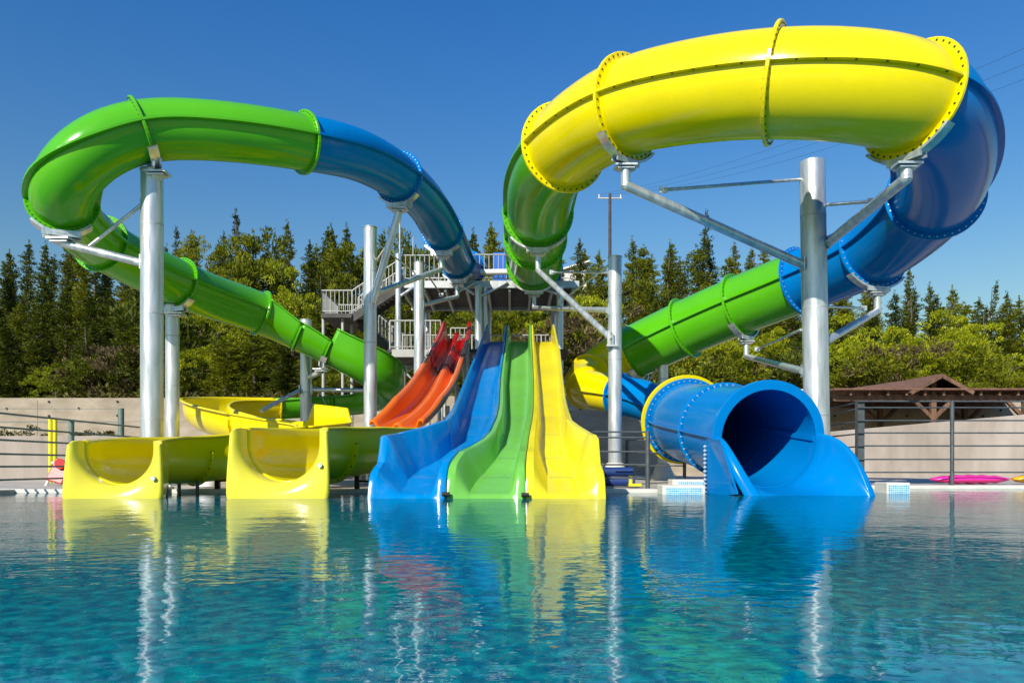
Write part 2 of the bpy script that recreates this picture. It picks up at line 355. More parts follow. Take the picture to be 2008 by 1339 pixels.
class Path:
    def __init__(s, ctrl, smooth=10):
        s.X, s.par = spline([at(*c[:3]) for c in ctrl], smooth=smooth)
        T = np.gradient(s.X, axis=0); T /= np.linalg.norm(T, axis=1)[:, None]
        Sx = np.cross(T, np.array([0, 0, 1.0])); Sx /= np.linalg.norm(Sx, axis=1)[:, None]
        s.T, s.S, s.U = T, Sx, np.cross(Sx, T)
    def idx(s, k): return int(np.argmin(np.abs(s.par - k)))
    def frame(s, k):
        i = s.idx(k); return [Vector(q[i]) for q in (s.X, s.T, s.S, s.U)]

def tube_section(path, k0, k1, r, m, parent, name='tube_section', bolts=None, seam=True, n=40, label=None):
    i0, i1 = path.idx(k0), path.idx(k1); mb = MB(); rings = []; rf = r if callable(r) else (lambda k: r0_); r0_ = None if callable(r) else r
    for i in range(i0, i1 + 1):
        c, S_, U_ = path.X[i], path.S[i], path.U[i]; r = rf(path.par[i])
        rings.append([c + r * (math.cos(a) * S_ + math.sin(a) * U_) for a in np.linspace(0, 2*math.pi, n, endpoint=False)])
    mb.loft(rings, True)
    if seam:
        for sg in (1, -1):
            rr = []
            for i in range(i0, i1 + 1):
                c, S_, U_ = path.X[i], path.S[i] * sg, path.U[i]; r = rf(path.par[i])
                rr.append([c + (r + a) * S_ + b * U_ for a, b in ((-.01, .02), (.075, .018), (.075, -.018), (-.01, -.02))])
            mb.loft(rr, True, 0, False)
            if bolts is not None:
                d = 0
                for i in range(i0 + 1, i1):
                    d += np.linalg.norm(path.X[i] - path.X[i-1])
                    if d > .27:
                        d = 0
                        c = Vector(path.X[i] + (r + .042) * path.S[i] * sg - .022 * path.U[i])
                        mb.box(c, (.026, .026, .014), 1)
    o = mb.build(name, [m, bolts or m], parent)
    if label: o['label'] = label
    return o

def flange(path, k, r, m, parent, bolt=None, w=.085, th=.026, n=48, a0=0, a1=2*math.pi, name='flange', bn=40):
    c, T, S_, U_ = path.frame(k); mb = MB(); full = abs(a1 - a0 - 2*math.pi) < 1e-3
    ang = np.linspace(a0, a1, n, endpoint=not full); rings = []
    for (q, t) in ((r - .012, -th), (r + w - .008, -th), (r + w, -th + .008), (r + w, th - .008), (r + w - .008, th), (r - .012, th)):
        rings.append([c + (S_ * math.cos(a) + U_ * math.sin(a)) * q + T * t for a in ang])
    rings.append(rings[0]); mb.loft(rings, full, 0, False)
    if bolt is not None:
        for a in np.linspace(a0, a1, bn, endpoint=False):
            d = S_ * math.cos(a) + U_ * math.sin(a); p = c + d * (r + w * .52)
            mb.rod([p - T * (th + .01), p + T * (th + .01)], .016 * min(1, r / .7) ** 1.2, 6, 1)
    return mb.build(name, [m, bolt or m], parent)

def chute(path, k0, k1, r, hl, hr, m, parent, name='open_chute', lip=.05, th=.03, label=None):
    """open half pipe; hl / hr: functions of the path parameter giving wall height above the centre line"""
    i0, i1 = path.idx(k0), path.idx(k1); mb = MB(); rings = []; rf = r if callable(r) else (lambda k: r0_); r0_ = None if callable(r) else r
    for i in range(i0, i1 + 1):
        c, S_, U_ = path.X[i], path.S[i], path.U[i]; k = path.par[i]
        a, b = hr(k), hl(k); pr = []; r = rf(k)
        pr += [(r + lip, a - .012), (r + lip * .6, a), (r + .006, a), (r, a - .03), (r, a * .5)]
        pr += [(r * math.cos(t), -r * math.sin(t)) for t in np.linspace(0, math.pi, 26)]
        pr += [(-r, b * .5), (-r, b - .03), (-r - .006, b), (-r - lip * .6, b), (-r - lip, b - .012)]
        rings.append([c + x * S_ + y * U_ for x, y in pr])
    mb.loft(rings, False)
    o = mb.build(name, m, parent); solid(o, th, 0)
    if label: o['label'] = label
    return o

def lerpf(tab):
    xs = [a for a, b in tab]; ys = [b for a, b in tab]
    return lambda k: float(np.interp(k, xs, ys))

def mouth(path, k, r, hl, hr, m, parent, back=.55):
    """thick flared end of a channel standing in the water"""
    c, T, S_, U_ = path.frame(k); T = Vector((T.x, T.y, 0)).normalized(); S_ = Vector((T.y, -T.x, 0)); Z = Vector((0, 0, 1))
    th = np.linspace(0, math.pi, 29)
    def inner(rr, top_l, top_r, fwd, dz=0, pw=1.0):
        pr = [(rr, top_r), (rr, top_r * .5)] + [(rr * math.cos(t), -rr * math.sin(t)) for t in th] + [(-rr, top_l * .5), (-rr, top_l)]
        return [c + S_ * x + Z * (y + dz) + T * fwd for x, y in pr]
    def outer(wt, wb, top_l, top_r, fwd_t, fwd_b, zb):
        out = []; ts = np.concatenate([[0, 0], th, [math.pi, math.pi]])
        n = len(ts)
        for j, t in enumerate(ts):
            x = math.cos(t); y = math.sin(t)
            q = (abs(x) ** 5 + abs(y) ** 5) ** (1 / 5.0); x, y = x / q, y / q
            if j == 0: zz = top_r
            elif j == n - 1: zz = top_l
            elif j == 1: zz = top_r * .5
            elif j == n - 2: zz = top_l * .5
            else: zz = -y * (c.z - zb)
            f = min(1, max(0, (max(top_l, top_r) - zz) / (max(top_l, top_r) + c.z)))
            ww = wt + (wb - wt) * f
            out.append(c + S_ * (x * ww) + Z * zz + T * (fwd_t + (fwd_b - fwd_t) * f))
        return out
    L = []
    L.append(inner(r + .002, hl, hr, -back, .01))
    L.append(inner(r + .002, hl, hr, -.06, .005))
    L.append(inner(r + .02, hl - .0, hr - .0, -.01))
    L.append(inner(r + .05, hl - .01, hr - .01, .03))
    o4 = outer(r + .12, r + .15, hl - .06, hr - .06, .05, .12, -.30)
    i4 = inner(r + .07, hl - .03, hr - .03, .06)
    L.append([a.lerp(b, .22) for a, b in zip(i4, o4)])
    L.append([a.lerp(b, .85) for a, b in zip(i4, o4)])
    L.append(outer(r + .13, r + .17, hl - .08, hr - .08, .03, .10, -.32))
    L.append(outer(r + .125, r + .165, hl - .03, hr - .03, -.03, .03, -.33))
    L.append(outer(r + .11, r + .15, hl, hr, -.07, -.04, -.33))
    L.append(outer(r + .09, r + .10, hl, hr, -back * .6, -back * .55, -.32))
    L.append(outer(r + .06, r + .06, hl + .004, hr + .004, -back, -back, -.1))
    mb = MB(); mb.loft(L, False)
    nl = len(L[0])
    for e in (0, nl - 1):               # close the rim tops
        mb.add([l[e] for l in L], [list(range(len(L)))], 0)
    return mb.build('exit_mouth', m, parent)

# ================================================================== LEFT TUBE SLIDE
LC = [(921, 526, 23.4), (896, 512, 21.3), (868, 455, 18.6), (838, 402, 17.2), (782, 348, 15.3), (700, 303, 13.9), (597, 280, 12.9), (440, 258, 12.2),
      (280, 256, 11.7), (184, 291, 11.4), (129, 346, 11.4), (118, 400, 11.9), (152, 442, 12.7), (195, 477, 13.5), (270, 518, 14.3),
      (352, 556, 15.1), (430, 587, 16.1), (510, 613, 17.0),
      (590, 648, 17.3), (650, 676, 17.5), (712, 708, 17.6), (752, 738, 18.0), (756, 762, 18.9), (722, 775, 19.4), (660, 780, 19.5),
      (590, 783, 19.4), (545, 786, 19.2), (470, 788, 18.7), (415, 792, 17.9), (401, 800, 17.0), (428, 812, 16.0), (490, 825, 15.2),
      (560, 836, 14.6), (622, 846, 14.0), (645, 856, 13.4), (600, 866, 12.8), (500, 876, 12.3), (400, 886, 11.8), (310, 888, 11.1), (250, 886, 10.5), (226, 884, 10.0)]
LP = Path(LC, smooth=4)
RL = .45
left = thing('tube_slide', 'green and blue spiral tube slide ending in an open yellow chute at left', 'water slide', (-4, 15, 0), 'spiral tube slides')
for (a, b, c) in ((0, 1, 'blue'), (1, 2, 'blue'), (2, 4, 'blue'), (4, 6, 'blue'), (6, 8, 'green'), (8, 11, 'green'), (11, 13, 'green'), (13, 15, 'green'), (15, 17, 'green')):
    tube_section(LP, a, b, RL, M[c], left, label=c + ' tube section')
for (k, c) in ((0.06, 'blue'), (1, 'blue'), (2, 'blue'), (4, 'blue'), (6, 'green'), (8, 'green'), (11, 'green'), (13, 'green'), (15, 'green'), (17, 'green')):
    flange(LP, k, RL, M[c], left, M['bolt_dark'] if c == 'green' else M['bolt_light'], w=.07)
flat = lambda v: (lambda k: v)
chute(LP, 17, 18, RL, lerpf([(17, .28), (17.5, .24), (18, .13)]), lerpf([(17, .24), (17.4, .20), (18, .08)]), M['green'], left, label='green open chute')
chute(LP, 18, 19, RL, flat(.12), lerpf([(18, .10), (19, .02)]), M['green'], left, label='green open chute')
chute(LP, 19, 24, RL, lerpf([(19, .1), (22, .02), (24, -.02)]), lerpf([(19, .33), (20, .34), (22, .26), (24, .0)]), M['green'], left, label='green open chute')
chute(LP, 24, 26, RL, flat(-.02), lerpf([(24, .0), (26, .1)]), M['green'], left, label='green open chute')
chute(LP, 26, 31, RL, lerpf([(26, -.02), (28, .05), (31, .05)]), lerpf([(26, .1), (27, .14), (29, .18), (31, .12)]), M['yellow'], left, label='yellow open chute', lip=.09)
chute(LP, 31, 35.2, RL, lerpf([(31, .08), (32.08, .1), (32.16, .46), (33.3, .46), (33.5, .25), (35.2, .25)]), lerpf([(31, .12), (32.5, .1), (35.2, .2)]), M['yellow'], left, label='yellow open chute')
chute(LP, 35.2, 39.6, RL, lerpf([(35.2, .25), (38, .22), (39.6, .13)]), lerpf([(35.2, .25), (38, .22), (39.6, .13)]), M['yellow'], left, label='yellow open chute')
for k in (18, 19, 24, 26, 28.5, 31, 37.3):
    flange(LP, k, RL + .018, M['green' if k < 26 else 'yellow'], left, M['bolt_dark'], w=.05, th=.02, a0=math.pi, a1=2*math.pi, bn=12, name='chute_joint')
mouth(LP, 40, RL, .13, .13, M['mouth_yellow'], left)

for k in (38.2, 37.4):
    c, T, S_, U_ = LP.frame(k)
    for sg in (-.22, .22):
        p = c + S_ * sg - U_ * (RL - .02); mb = MB(); mb.rod([p, (p.x, p.y, -.1 if p.y < EDGE else 0)], .028, 8); mb.build('chute_leg', M['dark_steel'], left)

# ================================================================== RIGHT TUBE SLIDE
RC = [(1053, 526, 23.4), (1047, 515, 21.5), (1050, 468, 19.2), (1055, 418, 17.1), (1066, 350, 15.1), (1104, 290, 13.5), (1162, 245, 12.6), (1232, 209, 11.9),
      (1370, 180, 11.15), (1518, 166, 10.6), (1680, 171, 10.3), (1792, 195, 10.4), (1838, 245, 11.0), (1855, 312, 11.9), (1836, 382, 13.1), (1782, 440, 14.3),
      (1715, 490, 15.4), (1640, 525, 16.4), (1572, 552, 17.2), (1450, 599, 18.4), (1345, 643, 19.4), (1240, 692, 20.3), (1174, 724, 20.6),
      (1150, 742, 20.2), (1140, 755, 19.4), (1160, 765, 18.6), (1215, 774, 17.7), (1275, 788, 17.0), (1322, 811, 16.2), (1347, 826, 15.5), (1420, 843, 13.4), (1505, 859, 11.62)]
RP = Path(RC, smooth=4)
RR = .70
right = thing('tube_slide', 'big yellow, blue and green spiral tube slide ending in a round blue exit', 'water slide', (4, 15, 0), 'spiral tube slides')
for (a, b, c) in ((0, 1, 'blue'), (1, 2, 'green'), (2, 3, 'green'), (3, 5, 'green'), (5, 7, 'yellow'), (7, 9, 'yellow'), (9, 11, 'yellow'), (11, 14, 'blue'), (14, 16, 'blue'), (16, 18, 'blue'),
                  (18, 19, 'green'), (19, 20, 'green'), (20, 21, 'green')):
    tube_section(RP, a, b, RR, M[c], right, bolts=M['bolt_dark'] if c == 'yellow' else None, label=c + ' tube section')
for (k, c) in ((0.06, 'blue'), (1, 'green'), (2, 'green'), (3, 'green'), (5, 'yellow'), (7, 'yellow'), (9, 'yellow'), (11, 'yellow'), (14, 'blue'), (16, 'blue'), (18, 'blue'), (19, 'green'), (20, 'green'), (21, 'yellow')):
    flange(RP, k, RR, M[c], right, M['bolt_dark'] if c == 'yellow' else M['bolt_light'] if c == 'blue' else M['bolt_dark'], w=.10)
elbow = lerpf([(21, .70), (22.4, .56), (23.5, .49), (26, .45)])
tube_section(RP, 21, 22.7, elbow, M['yellow'], right, bolts=M['bolt_dark'], label='yellow tube section')
tube_section(RP, 22.7, 24.6, elbow, M['yellow'], right, label='yellow elbow section'); tube_section(RP, 24.6, 26, elbow, M['yellow'], right, label='yellow elbow section')
flange(RP, 22.7, elbow(22.7), M['yellow'], right, None, w=.06); flange(RP, 24.6, elbow(24.6), M['yellow'], right, None, w=.06)
tube_section(RP, 26, 28.5, .45, M['blue'], right, label='thinner blue tube section')
flange(RP, 26, .45, M['blue'], right, None, w=.07)
mb = MB(); q0, q1 = RP.frame(28.35), RP.frame(29); rings = []
for t_, rr in ((0, .44), (.1, .47), (.5, .60), (.8, .74), (1, .76)):
    c, S_, U_ = q0[0].lerp(q1[0], t_), q0[2].lerp(q1[2], t_), q0[3].lerp(q1[3], t_)
    rings.append([c + (S_ * math.cos(a) + U_ * math.sin(a)) * rr for a in np.linspace(0, 2*math.pi, 40, endpoint=False)])
mb.loft(rings, True); mb.build('tube_reducer', M['yellow'], right)
RE = .75
et = tube_section(RP, 29, 30.02, RE, M['blue'], right, name='exit_tube', label='blue exit tube section'); solid(et, .03, -1)
et = tube_section(RP, 30, 31, RE, M['blue'], right, name='exit_tube', label='blue exit tube section'); solid(et, .03, -1)
flange(RP, 28.9, RE, M['yellow'], right, M['bolt_dark'], w=.17); flange(RP, 29, RE, M['blue'], right, M['bolt_light'], w=.11, bn=44); flange(RP, 30, RE, M['blue'], right, M['bolt_light'], w=.08, bn=44)
flange(RP, 31, RE, M['blue'], right, None, w=.13, th=.05, name='exit_rim')
# splash channel in front of the exit tube
mb = MB(); rings = []
tabs = [(11.66, 3.13, 4.61, .88, .92, .10), (11.45, 3.14, 4.69, .87, .90, .08), (11.25, 3.16, 4.80, .80, .80, .05), (11.08, 3.22, 4.90, .62, .62, .02), (10.95, 3.32, 4.97, .38, .38, 0), (10.85, 3.43, 5.02, .14, .16, -.04), (10.75, 3.55, 5.06, -.1, -.08, -.14)]
for (Y, xl, xr, zl, zr, zf) in tabs:
    ring = []; cx, hw = (xl + xr) / 2, (xr - xl) / 2
    ring += [(xl - .14, Y, zl - .16), (xl - .12, Y, zl - .03), (xl - .06, Y, zl)]
    for t in np.linspace(0, math.pi, 31):
        x = cx - hw * math.copysign(abs(math.cos(t)) ** .85, math.cos(t)); zr_ = zl + (zr - zl) * (x - xl) / (2 * hw)
        ring.append((x, Y, zr_ - (zr_ - zf) * math.sin(t) ** .9))
    ring += [(xr + .05, Y, zr), (xr + .10, Y, zr - .04), (xr + .13, Y, zr - .16)]
    rings.append(ring)
mb.loft(rings, False); o = mb.build('splash_channel', M['blue'], right); solid(o, .035, 1)
ss = o.modifiers.new('sub', 'SUBSURF'); ss.levels = 1; ss.render_levels = 2
mb = MB(); p0 = Vector((3.0, 11.62, .86))
mb.add([(2.99, 11.70, .84), (3.03, 11.1, .80), (3.2, 10.85, .02), (2.99, 11.9, -.05)], [(0, 1, 2, 3)])
for t in np.linspace(.08, .95, 12):
    p = Vector((2.965, 11.72, .78)).lerp(Vector((2.965, 11.72, -.02)), t); mb.rod([p, p - Vector((.02, 0, 0))], .014, 6, 1)
o = mb.build('side_panel', [M['blue'], M['bolt_light']], right); solid(o, .03, 0)

# ================================================================== RED SLIDE
XC = [(896, 664, 20.4), (890, 688, 18.9), (873, 732, 16.8), (852, 780, 15.1), (824, 818, 13.9), (780, 850, 12.9), (700, 868, 11.9), (610, 872, 11.1), (565, 872, 10.5), (548, 871, 10.0)]
XP = Path(XC, smooth=3)
red = thing('open_slide', 'red and orange open slide with a centre ridge, ending in a wide yellow mouth', 'water slide', (-2.5, 14, 0))
def twin(path, k0, k1, half, hw, m, parent, label, ridge=.13):
    i0, i1 = path.idx(k0), path.idx(k1); mb = MB(); rings = []
    for i in range(i0, i1 + 1):
        c, S_, U_ = path.X[i], path.S[i], path.U[i]; k = path.par[i]; h = half(k); wl = hw(k)
        pr = [(h + .07, wl - .05), (h + .06, wl), (h + .015, wl), (h, wl - .04), (h - .02, .12)]
        for t in np.linspace(0, 1, 11): pr.append((h - .03 - (h - .06) * t, .10 - .13 * math.sin(math.pi * min(1, t * 1.0)) + (ridge - .10) * t ** 3))
        pr.append((0, ridge + .02))
        pr += [(-x, y) for x, y in reversed(pr[:-1])]
        rings.append([c + x * S_ + y * U_ for x, y in pr])
    mb.loft(rings, False); o = mb.build('twin_lane', m, parent); solid(o, .03, -1); o['label'] = label; return o
half = lerpf([(0, .31), (1, .32), (2, .34), (4, .38), (5, .42)])
hw = lerpf([(0, .44), (.3, .42), (.8, .38), (2, .36), (4, .36), (5, .20)])
twin(XP, 0, 1.95, half, hw, M['red'], red, 'red upper stretch'); twin(XP, 1.95, 5.0, half, hw, M['orange'], red, 'orange lower stretch')
RX = .50
hx = lerpf([(4.4, .0), (5, .08), (5.5, .16), (6, .22), (7, .24), (9, .21)])
chute(XP, 4.4, 8.5, RX, hx, hx, M['yellow'], red, label='yellow curved run-out', lip=.08)
flange(XP, 6.6, RX + .018, M['yellow'], red, M['bolt_dark'], w=.07, th=.022, a0=math.pi, a1=2*math.pi, bn=10, name='chute_joint')
mouth(XP, 9, RX, .21, .21, M['mouth_yellow'], red)

for par, (px, py, Y) in ((red, (626, 912, 9.9)), (left, (298, 938, 9.93))):
    q = at(px, py, Y); mb = MB(); mb.rod([q + Vector((0, .13, 0)), q + Vector((0, .018, 0))], .03, 16); mb.build('round_badge', M['galv2'], par)

# ================================================================== THREE LANE SLIDE
lanes = thing('lane_slide', 'straight three lane racing slide in blue, green and yellow under the tower', 'water slide', (0, 14, 0))
YT = [20.2, 19.8, 19.3, 17.4, 15.6, 13.5, 12.5, 11.6, 11.2, 10.8, 10.5, 10.3, 10.1, 9.95, 9.85]
FL = [3.63, 3.62, 3.45, 2.68, 1.97, 1.25, .96, .66, .50, .34, .24, .17, .10, .05, -.08]
WX = [(-.66, -.66, -.69, -.82, -.915, -.985, -1.0, -1.05, -1.30, -1.66, -1.80, -1.82, -1.85, -1.87, -1.88),
      (-.12, -.12, -.14, -.19, -.23, -.225, -.25, -.33, -.44, -.62, -.74, -.79, -.83, -.85, -.85),
      (.50, .50, .49, .47, .44, .38, .335, .27, .24, .22, .20, .19, .18, .175, .17),
      (1.10, 1.10, 1.10, 1.11, 1.04, .96, .93, .92, 1.02, 1.15, 1.19, 1.20, 1.21, 1.215, 1.22)]
YH = [20.2, 19.8, 19.4, 18.9, 18.2, 17.4, 15.6, 13.5, 12.5, 11.6, 11.2, 10.8, 10.5, 10.3, 10.2, 10.1, 10.03, 9.97, 9.92, 9.87]
W_OUT = [.46, .46, .44, .40, .36, .34, .34, .36, .38, .46, .50, .54, .60, .30, .30, .29, .27, .22, .13, .02]
W_DIV = [.46, .45, .40, .32, .26, .24, .24, .25, .27, .30, .32, .35, .38, .37, .365, .35, .31, .24, .14, .02]
WH = [W_OUT, W_DIV, W_DIV, W_OUT]
ys = np.concatenate([np.linspace(20.2, 19.0, 10), np.linspace(18.8, 12, 36), np.linspace(11.9, 10.55, 18), [10.5, 10.46, 10.36, 10.3, 10.22, 10.15, 10.08, 10.03, 10.0, 9.97, 9.945, 9.92, 9.895, 9.87]])
def lane(j, m, label):
    mb = MB(); rings = []
    def ip(t, y): return float(np.interp(-y, [-q for q in YT], t))
    for y in ys:
        f = ip(FL, y); xl, xr = ip(WX[j], y), ip(WX[j + 1], y); hl, hr = [float(np.interp(-y, [-q for q in YH], WH[q2])) for q2 in (j, j + 1)]
        if 10.40 < y < 10.52:                       # the tall side panel stops short of the water
            if j == 0: hl = .60 if y > 10.45 else .30
            if j == 2: hr = .58 if y > 10.45 else .30
        sl_l = .05 + (.22 if j == 0 else .12) * float(np.interp(y, [10.6, 11.6], [1, 0])) * 1.0
        sl_r = .04 + (.16 if j == 2 else .04) * float(np.interp(y, [10.6, 11.6], [1, 0]))
        g = .006; tw = float(np.interp(y, [9.9, 10.4, 12, 15, 20], [.115, .11, .085, .065, .045]))
        pr = [(xl + g, f - .25), (xl + g, f + hl - .015), (xl + g + .015, f + hl), (xl + g + tw - .015, f + hl), (xl + g + tw, f + hl - .02),
              (xl + g + tw + sl_l * .5, f + hl * .5), (xl + g + tw + sl_l, f + .012), (xl + g + tw + sl_l + .03, f)]
        ql = [(xr - g, f - .25), (xr - g, f + hr - .015), (xr - g - .015, f + hr), (xr - g - tw + .015, f + hr), (xr - g - tw, f + hr - .02),
              (xr - g - tw - sl_r * .5, f + hr * .5), (xr - g - tw - sl_r, f + .012), (xr - g - tw - sl_r - .03, f)]
        a, b = pr[-1][0], ql[-1][0]
        mid = [(a + (b - a) * t, f + .004 * math.sin(math.pi * t)) for t in (.25, .5, .75)]
        rings.append([(x, y, z) for x, z in pr + mid + ql[::-1]])
    mb.loft(rings, False, 0, True)
    for y in (18.6, 16.9, 15.2, 13.6, 12.3, 11.3, 10.55):          # joints between the moulded lengths
        k = int(np.argmin(np.abs(ys - y))); a, b = Vector(rings[k][7]), Vector(rings[k][-8]); u = (Vector(rings[k - 1][7]) - a).normalized() * .012; e = Vector((0, 0, .004))
        mb.add([a + e, b + e, b + e + u, a + e + u], [(0, 1, 2, 3)], 1)
    o = mb.build('lane', [m, M['seam']], lanes); o['label'] = label
    es = o.modifiers.new('es', 'EDGE_SPLIT'); es.split_angle = R_(28)
    return o
lane(0, M['lane_blue'], 'blue lane'); lane(1, M['lane_green'], 'green lane'); lane(2, M['lane_yellow'], 'yellow lane')
for x, z in ((-.85, .06), (.17, .05)):
    mb = MB(); mb.rod([(x - .05, 9.84, z), (x + .05, 9.84, z)], .028, 8); mb.build('rubber_bumper', M['tyre'], lanes)
def rodpart(name, pts, r, m, parent):
    mb = MB(); mb.rod(pts, r); return mb.build(name, m, parent)
for y in (19.4, 17.2, 15.2, 13.3):                  # steel frame under the lanes
    f = float(np.interp(-y, [-q for q in YT], FL))
    rodpart('frame_beam', [(-1.0, y, f - .3), (1.2, y, f - .3)], .05, M['galv2'], lanes)
    for x in (-.8, .95): rodpart('frame_leg', [(x, y, f - .3), (x, y, 0)], .055, M['galv2'], lanes)
for a, b in (((-.8, 19.4, 3.2), (-.8, 17.2, .6)), ((-.8, 17.2, 2.3), (-.8, 19.4, .6)), ((-.8, 15.2, 1.4), (-.8, 17.2, .3))): rodpart('frame_brace', [a, b], .03, M['galv2'], lanes)
for k in (.3, 1.3, 2.3, 3.2):
    c, T, S_, U_ = XP.frame(k)
    for sg in (-.3, .3):
        p = c + S_ * sg - U_ * .08; rodpart('frame_leg', [p, (p.x, p.y, 0)], .045, M['galv2'], red)
rodpart('frame_brace', [XP.frame(.3)[0] - Vector((.3, 0, .2)), (XP.frame(1.3)[0].x - .3, XP.frame(1.3)[0].y, .5)], .03, M['galv2'], red)

# ================================================================== SUPPORT POLES
GRP = 'galvanised poles carrying the tube slides'
def pole(px, Y, top_py, dia, label, xlean=0.0, cap=True, footing=False):
    p = at(px, HY, Y); z = at(px, top_py, Y).z
    t = thing('support_pole', label, 'pole', (p.x, p.y, DZ), GRP)
    mb = MB(); mb.rod([(p.x, p.y, DZ), (p.x + xlean * z, p.y, z)], dia / 2, 28); mb.build('column', M['galv'], t)
    mb = MB(); mb.rod([(p.x, p.y, DZ), (p.x, p.y, DZ + .04)], dia * .95, 20)
    for k in range(8):
        a = k * math.pi / 4; d = Vector((math.cos(a), math.sin(a), 0))
        mb.add([Vector((p.x, p.y, DZ + .04)) + d * dia * .5, Vector((p.x, p.y, DZ + .04)) + d * dia * .9, Vector((p.x, p.y, DZ + .3)) + d * dia * .5], [(0, 1, 2)])
    mb.build('base_plate', M['galv2'], t)
    for fz in (.22, .55, .83):
        q = DZ + (z - DZ) * fz; mb = MB(); mb.rod([(p.x + xlean * q, p.y, q - .012), (p.x + xlean * q, p.y, q + .012)], dia / 2 + .003, 28, caps=False); mb.build('weld_band', M['galv2'], t)
    if footing:
        mb = MB(); mb.rod([(p.x, p.y, DZ), (p.x, p.y, DZ + .42)], dia / 2 + .2, 14, r2=dia / 2 + .03); mb.build('footing', M['coping'], t)
    t['_r'] = dia / 2; t['_z'] = z; t['_lean'] = xlean
    if z > 0 and cap:
        mb = MB(); mb.rod([(p.x + xlean * z, p.y, z), (p.x + xlean * z, p.y, z + .012)], dia / 2 + .012, 24); mb.build('cap', M['galv2'], t)
    return t
def cradle(t, path, k, r, w):
    c, T, S_, U_ = path.frame(k); mb = MB(); rings = []
    ro = r + w
    for (q, s_) in ((ro + .004, -.07), (ro + .045, -.07), (ro + .045, .07), (ro + .004, .07)):
        rings.append([c + (S_ * math.cos(a) + U_ * math.sin(a)) * q + T * s_ for a in np.linspace(R_(222), R_(318), 18)])
    rings.append(rings[0]); mb.loft(rings, False, 0, False)
    b = c - U_ * (ro + .05)
    for s_ in (-.13, .13):
        mb.beam(b + S_ * .26 + T * s_ * .4 + U_ * .02, b - S_ * .26 + T * s_ * .4 + U_ * .02, .03, .09)
    mb.box(b - Vector((0, 0, .06)), (.34, .26, .03)); mb.box(b - Vector((0, 0, .10)), (.26, .2, .02))
    mb.build('cradle', M['galv'], t)
    return b - Vector((0, 0, .11))
def arm(t, a, b, r, knee=.0, name='arm'):
    """a on the pole, b under the cradle; the top bends vertical for the last knee metres"""
    a, b = Vector(a), Vector(b); mb = MB()
    if knee:
        k = b - Vector((0, 0, knee)); mb.rod([a, k], r, 14); mb.rod([k - Vector((0, 0, r * .3)), b], r, 14)
        v, f = [], []
        mb.rod([k + (a - k).normalized() * .02, k, k + Vector((0, 0, .02))], r * 1.04, 14)
    else: mb.rod([a, b], r, 14)
    d = (b - a).normalized(); mb.beam(a - Vector((0, 0, .10)), a + Vector((0, 0, .12)), .02, r * 2.6)
    mb.build(name, M['galv'], t)
def brace(t, a, b, r=.028):
    mb = MB(); mb.rod([a, b], r, 10); b = Vector(b); mb.box(b, (.12, .03, .09)); mb.build('brace', M['galv'], t)
def on(t, py, sx, sy=0.0):
    """point on the surface of pole t at photo height py"""
    Y = t.location.y; z = CZ + (HY - py) / F * Y; r = t['_r']
    return Vector((t.location.x + t['_lean'] * z + sx * r, Y + sy * r, z))

# left pole under the ring
c0 = LP.frame(8)[0]
p1 = pole(298, 11.9, 336, .335, 'thick galvanised pole under the front of the green ring, leftmost of all')
b = cradle(p1, LP, 8, RL, .07); mb = MB(); mb.rod([(p1.location.x, 11.9, p1['_z'] - .03), b], .09, 14); mb.build('stub', M['galv'], p1)
b = cradle(p1, LP, 11, RL, .07); a = on(p1, 515, -1, .2); arm(p1, a, b, .062); brace(p1, on(p1, 402, -1), a.lerp(b, .70))
p2 = pole(338, 15.1, 600, .26, 'slim galvanised pole right behind the thick leftmost one, carrying the green tube')
b = cradle(p2, LP, 15, RL, .07); mb = MB(); mb.rod([(p2.location.x, 15.1, p2['_z'] - .05), b], .07, 14); mb.build('stub', M['galv'], p2)
p3 = pole(600, 18.2, 628, .27, 'galvanised pole between the two decks of the open green chute')
b = cradle(p3, LP, 19, RL, .05); a = on(p3, 742, .6, -.8); arm(p3, a, b, .06)
b2 = at(512, 806, 16.0); arm(p3, on(p3, 765, -1, -.3), b2, .045); arm(p3, on(p3, 764, 1), at(762, 766, 18.2), .05); brace(p3, on(p3, 790, .5, .8), at(655, 808, 19.3), .03)
mb = MB(); q = at(655, 812, 19.4); mb.beam(q - Vector((.5, 0, -.05)), q + Vector((.05, 0, 0)), .1, .04); mb.build('hanger_plate', M['galv2'], p3)
for dx in (-.35, 0):
    mb = MB(); mb.rod([q + Vector((dx, -.45, 0)), q + Vector((dx - .25, -.5, .55))], .012, 6); mb.build('hanger_rod', M['galv2'], p3)
p4 = pole(726, 15.7, 447, .265, 'slim galvanised pole below the blue tube, standing left of the red slide')
b = cradle(p4, LP, 4, RL, .07); a = on(p4, 596, .5, -.9); arm(p4, a, b, .075); brace(p4, on(p4, 512, .9), a.lerp(b, .70), .018)
b = cradle(p4, LP, 2, RL, .07); arm(p4, on(p4, 575, .9), b, .06, .25); brace(p4, on(p4, 475, .9, .3), on(p4, 575, .9).lerp(b, .55), .02)
p5 = pole(822, 19.4, 516, .27, 'galvanised pole just behind the red slide and in front of the stairs')
b = cradle(p5, LP, 1, RL, .07); arm(p5, on(p5, 598, .8), b, .055, .3); brace(p5, on(p5, 530, 1), on(p5, 598, .8).lerp(b, .5), .02)
p7 = pole(1206, 14.6, 505, .26, 'galvanised pole right of the yellow lane with its top standing free', footing=True)
b = cradle(p7, RP, 3, RR, .10); a = on(p7, 668, -.5, -.9); arm(p7, a, b, .06, .32); brace(p7, on(p7, 535, -1), a.lerp(b, .78), .022)
b = cradle(p7, RP, 1, RR, .10); a = on(p7, 608, -1, .2); arm(p7, a, b, .06, .3); brace(p7, on(p7, 520, -1, .3), a.lerp(b, .55), .022)
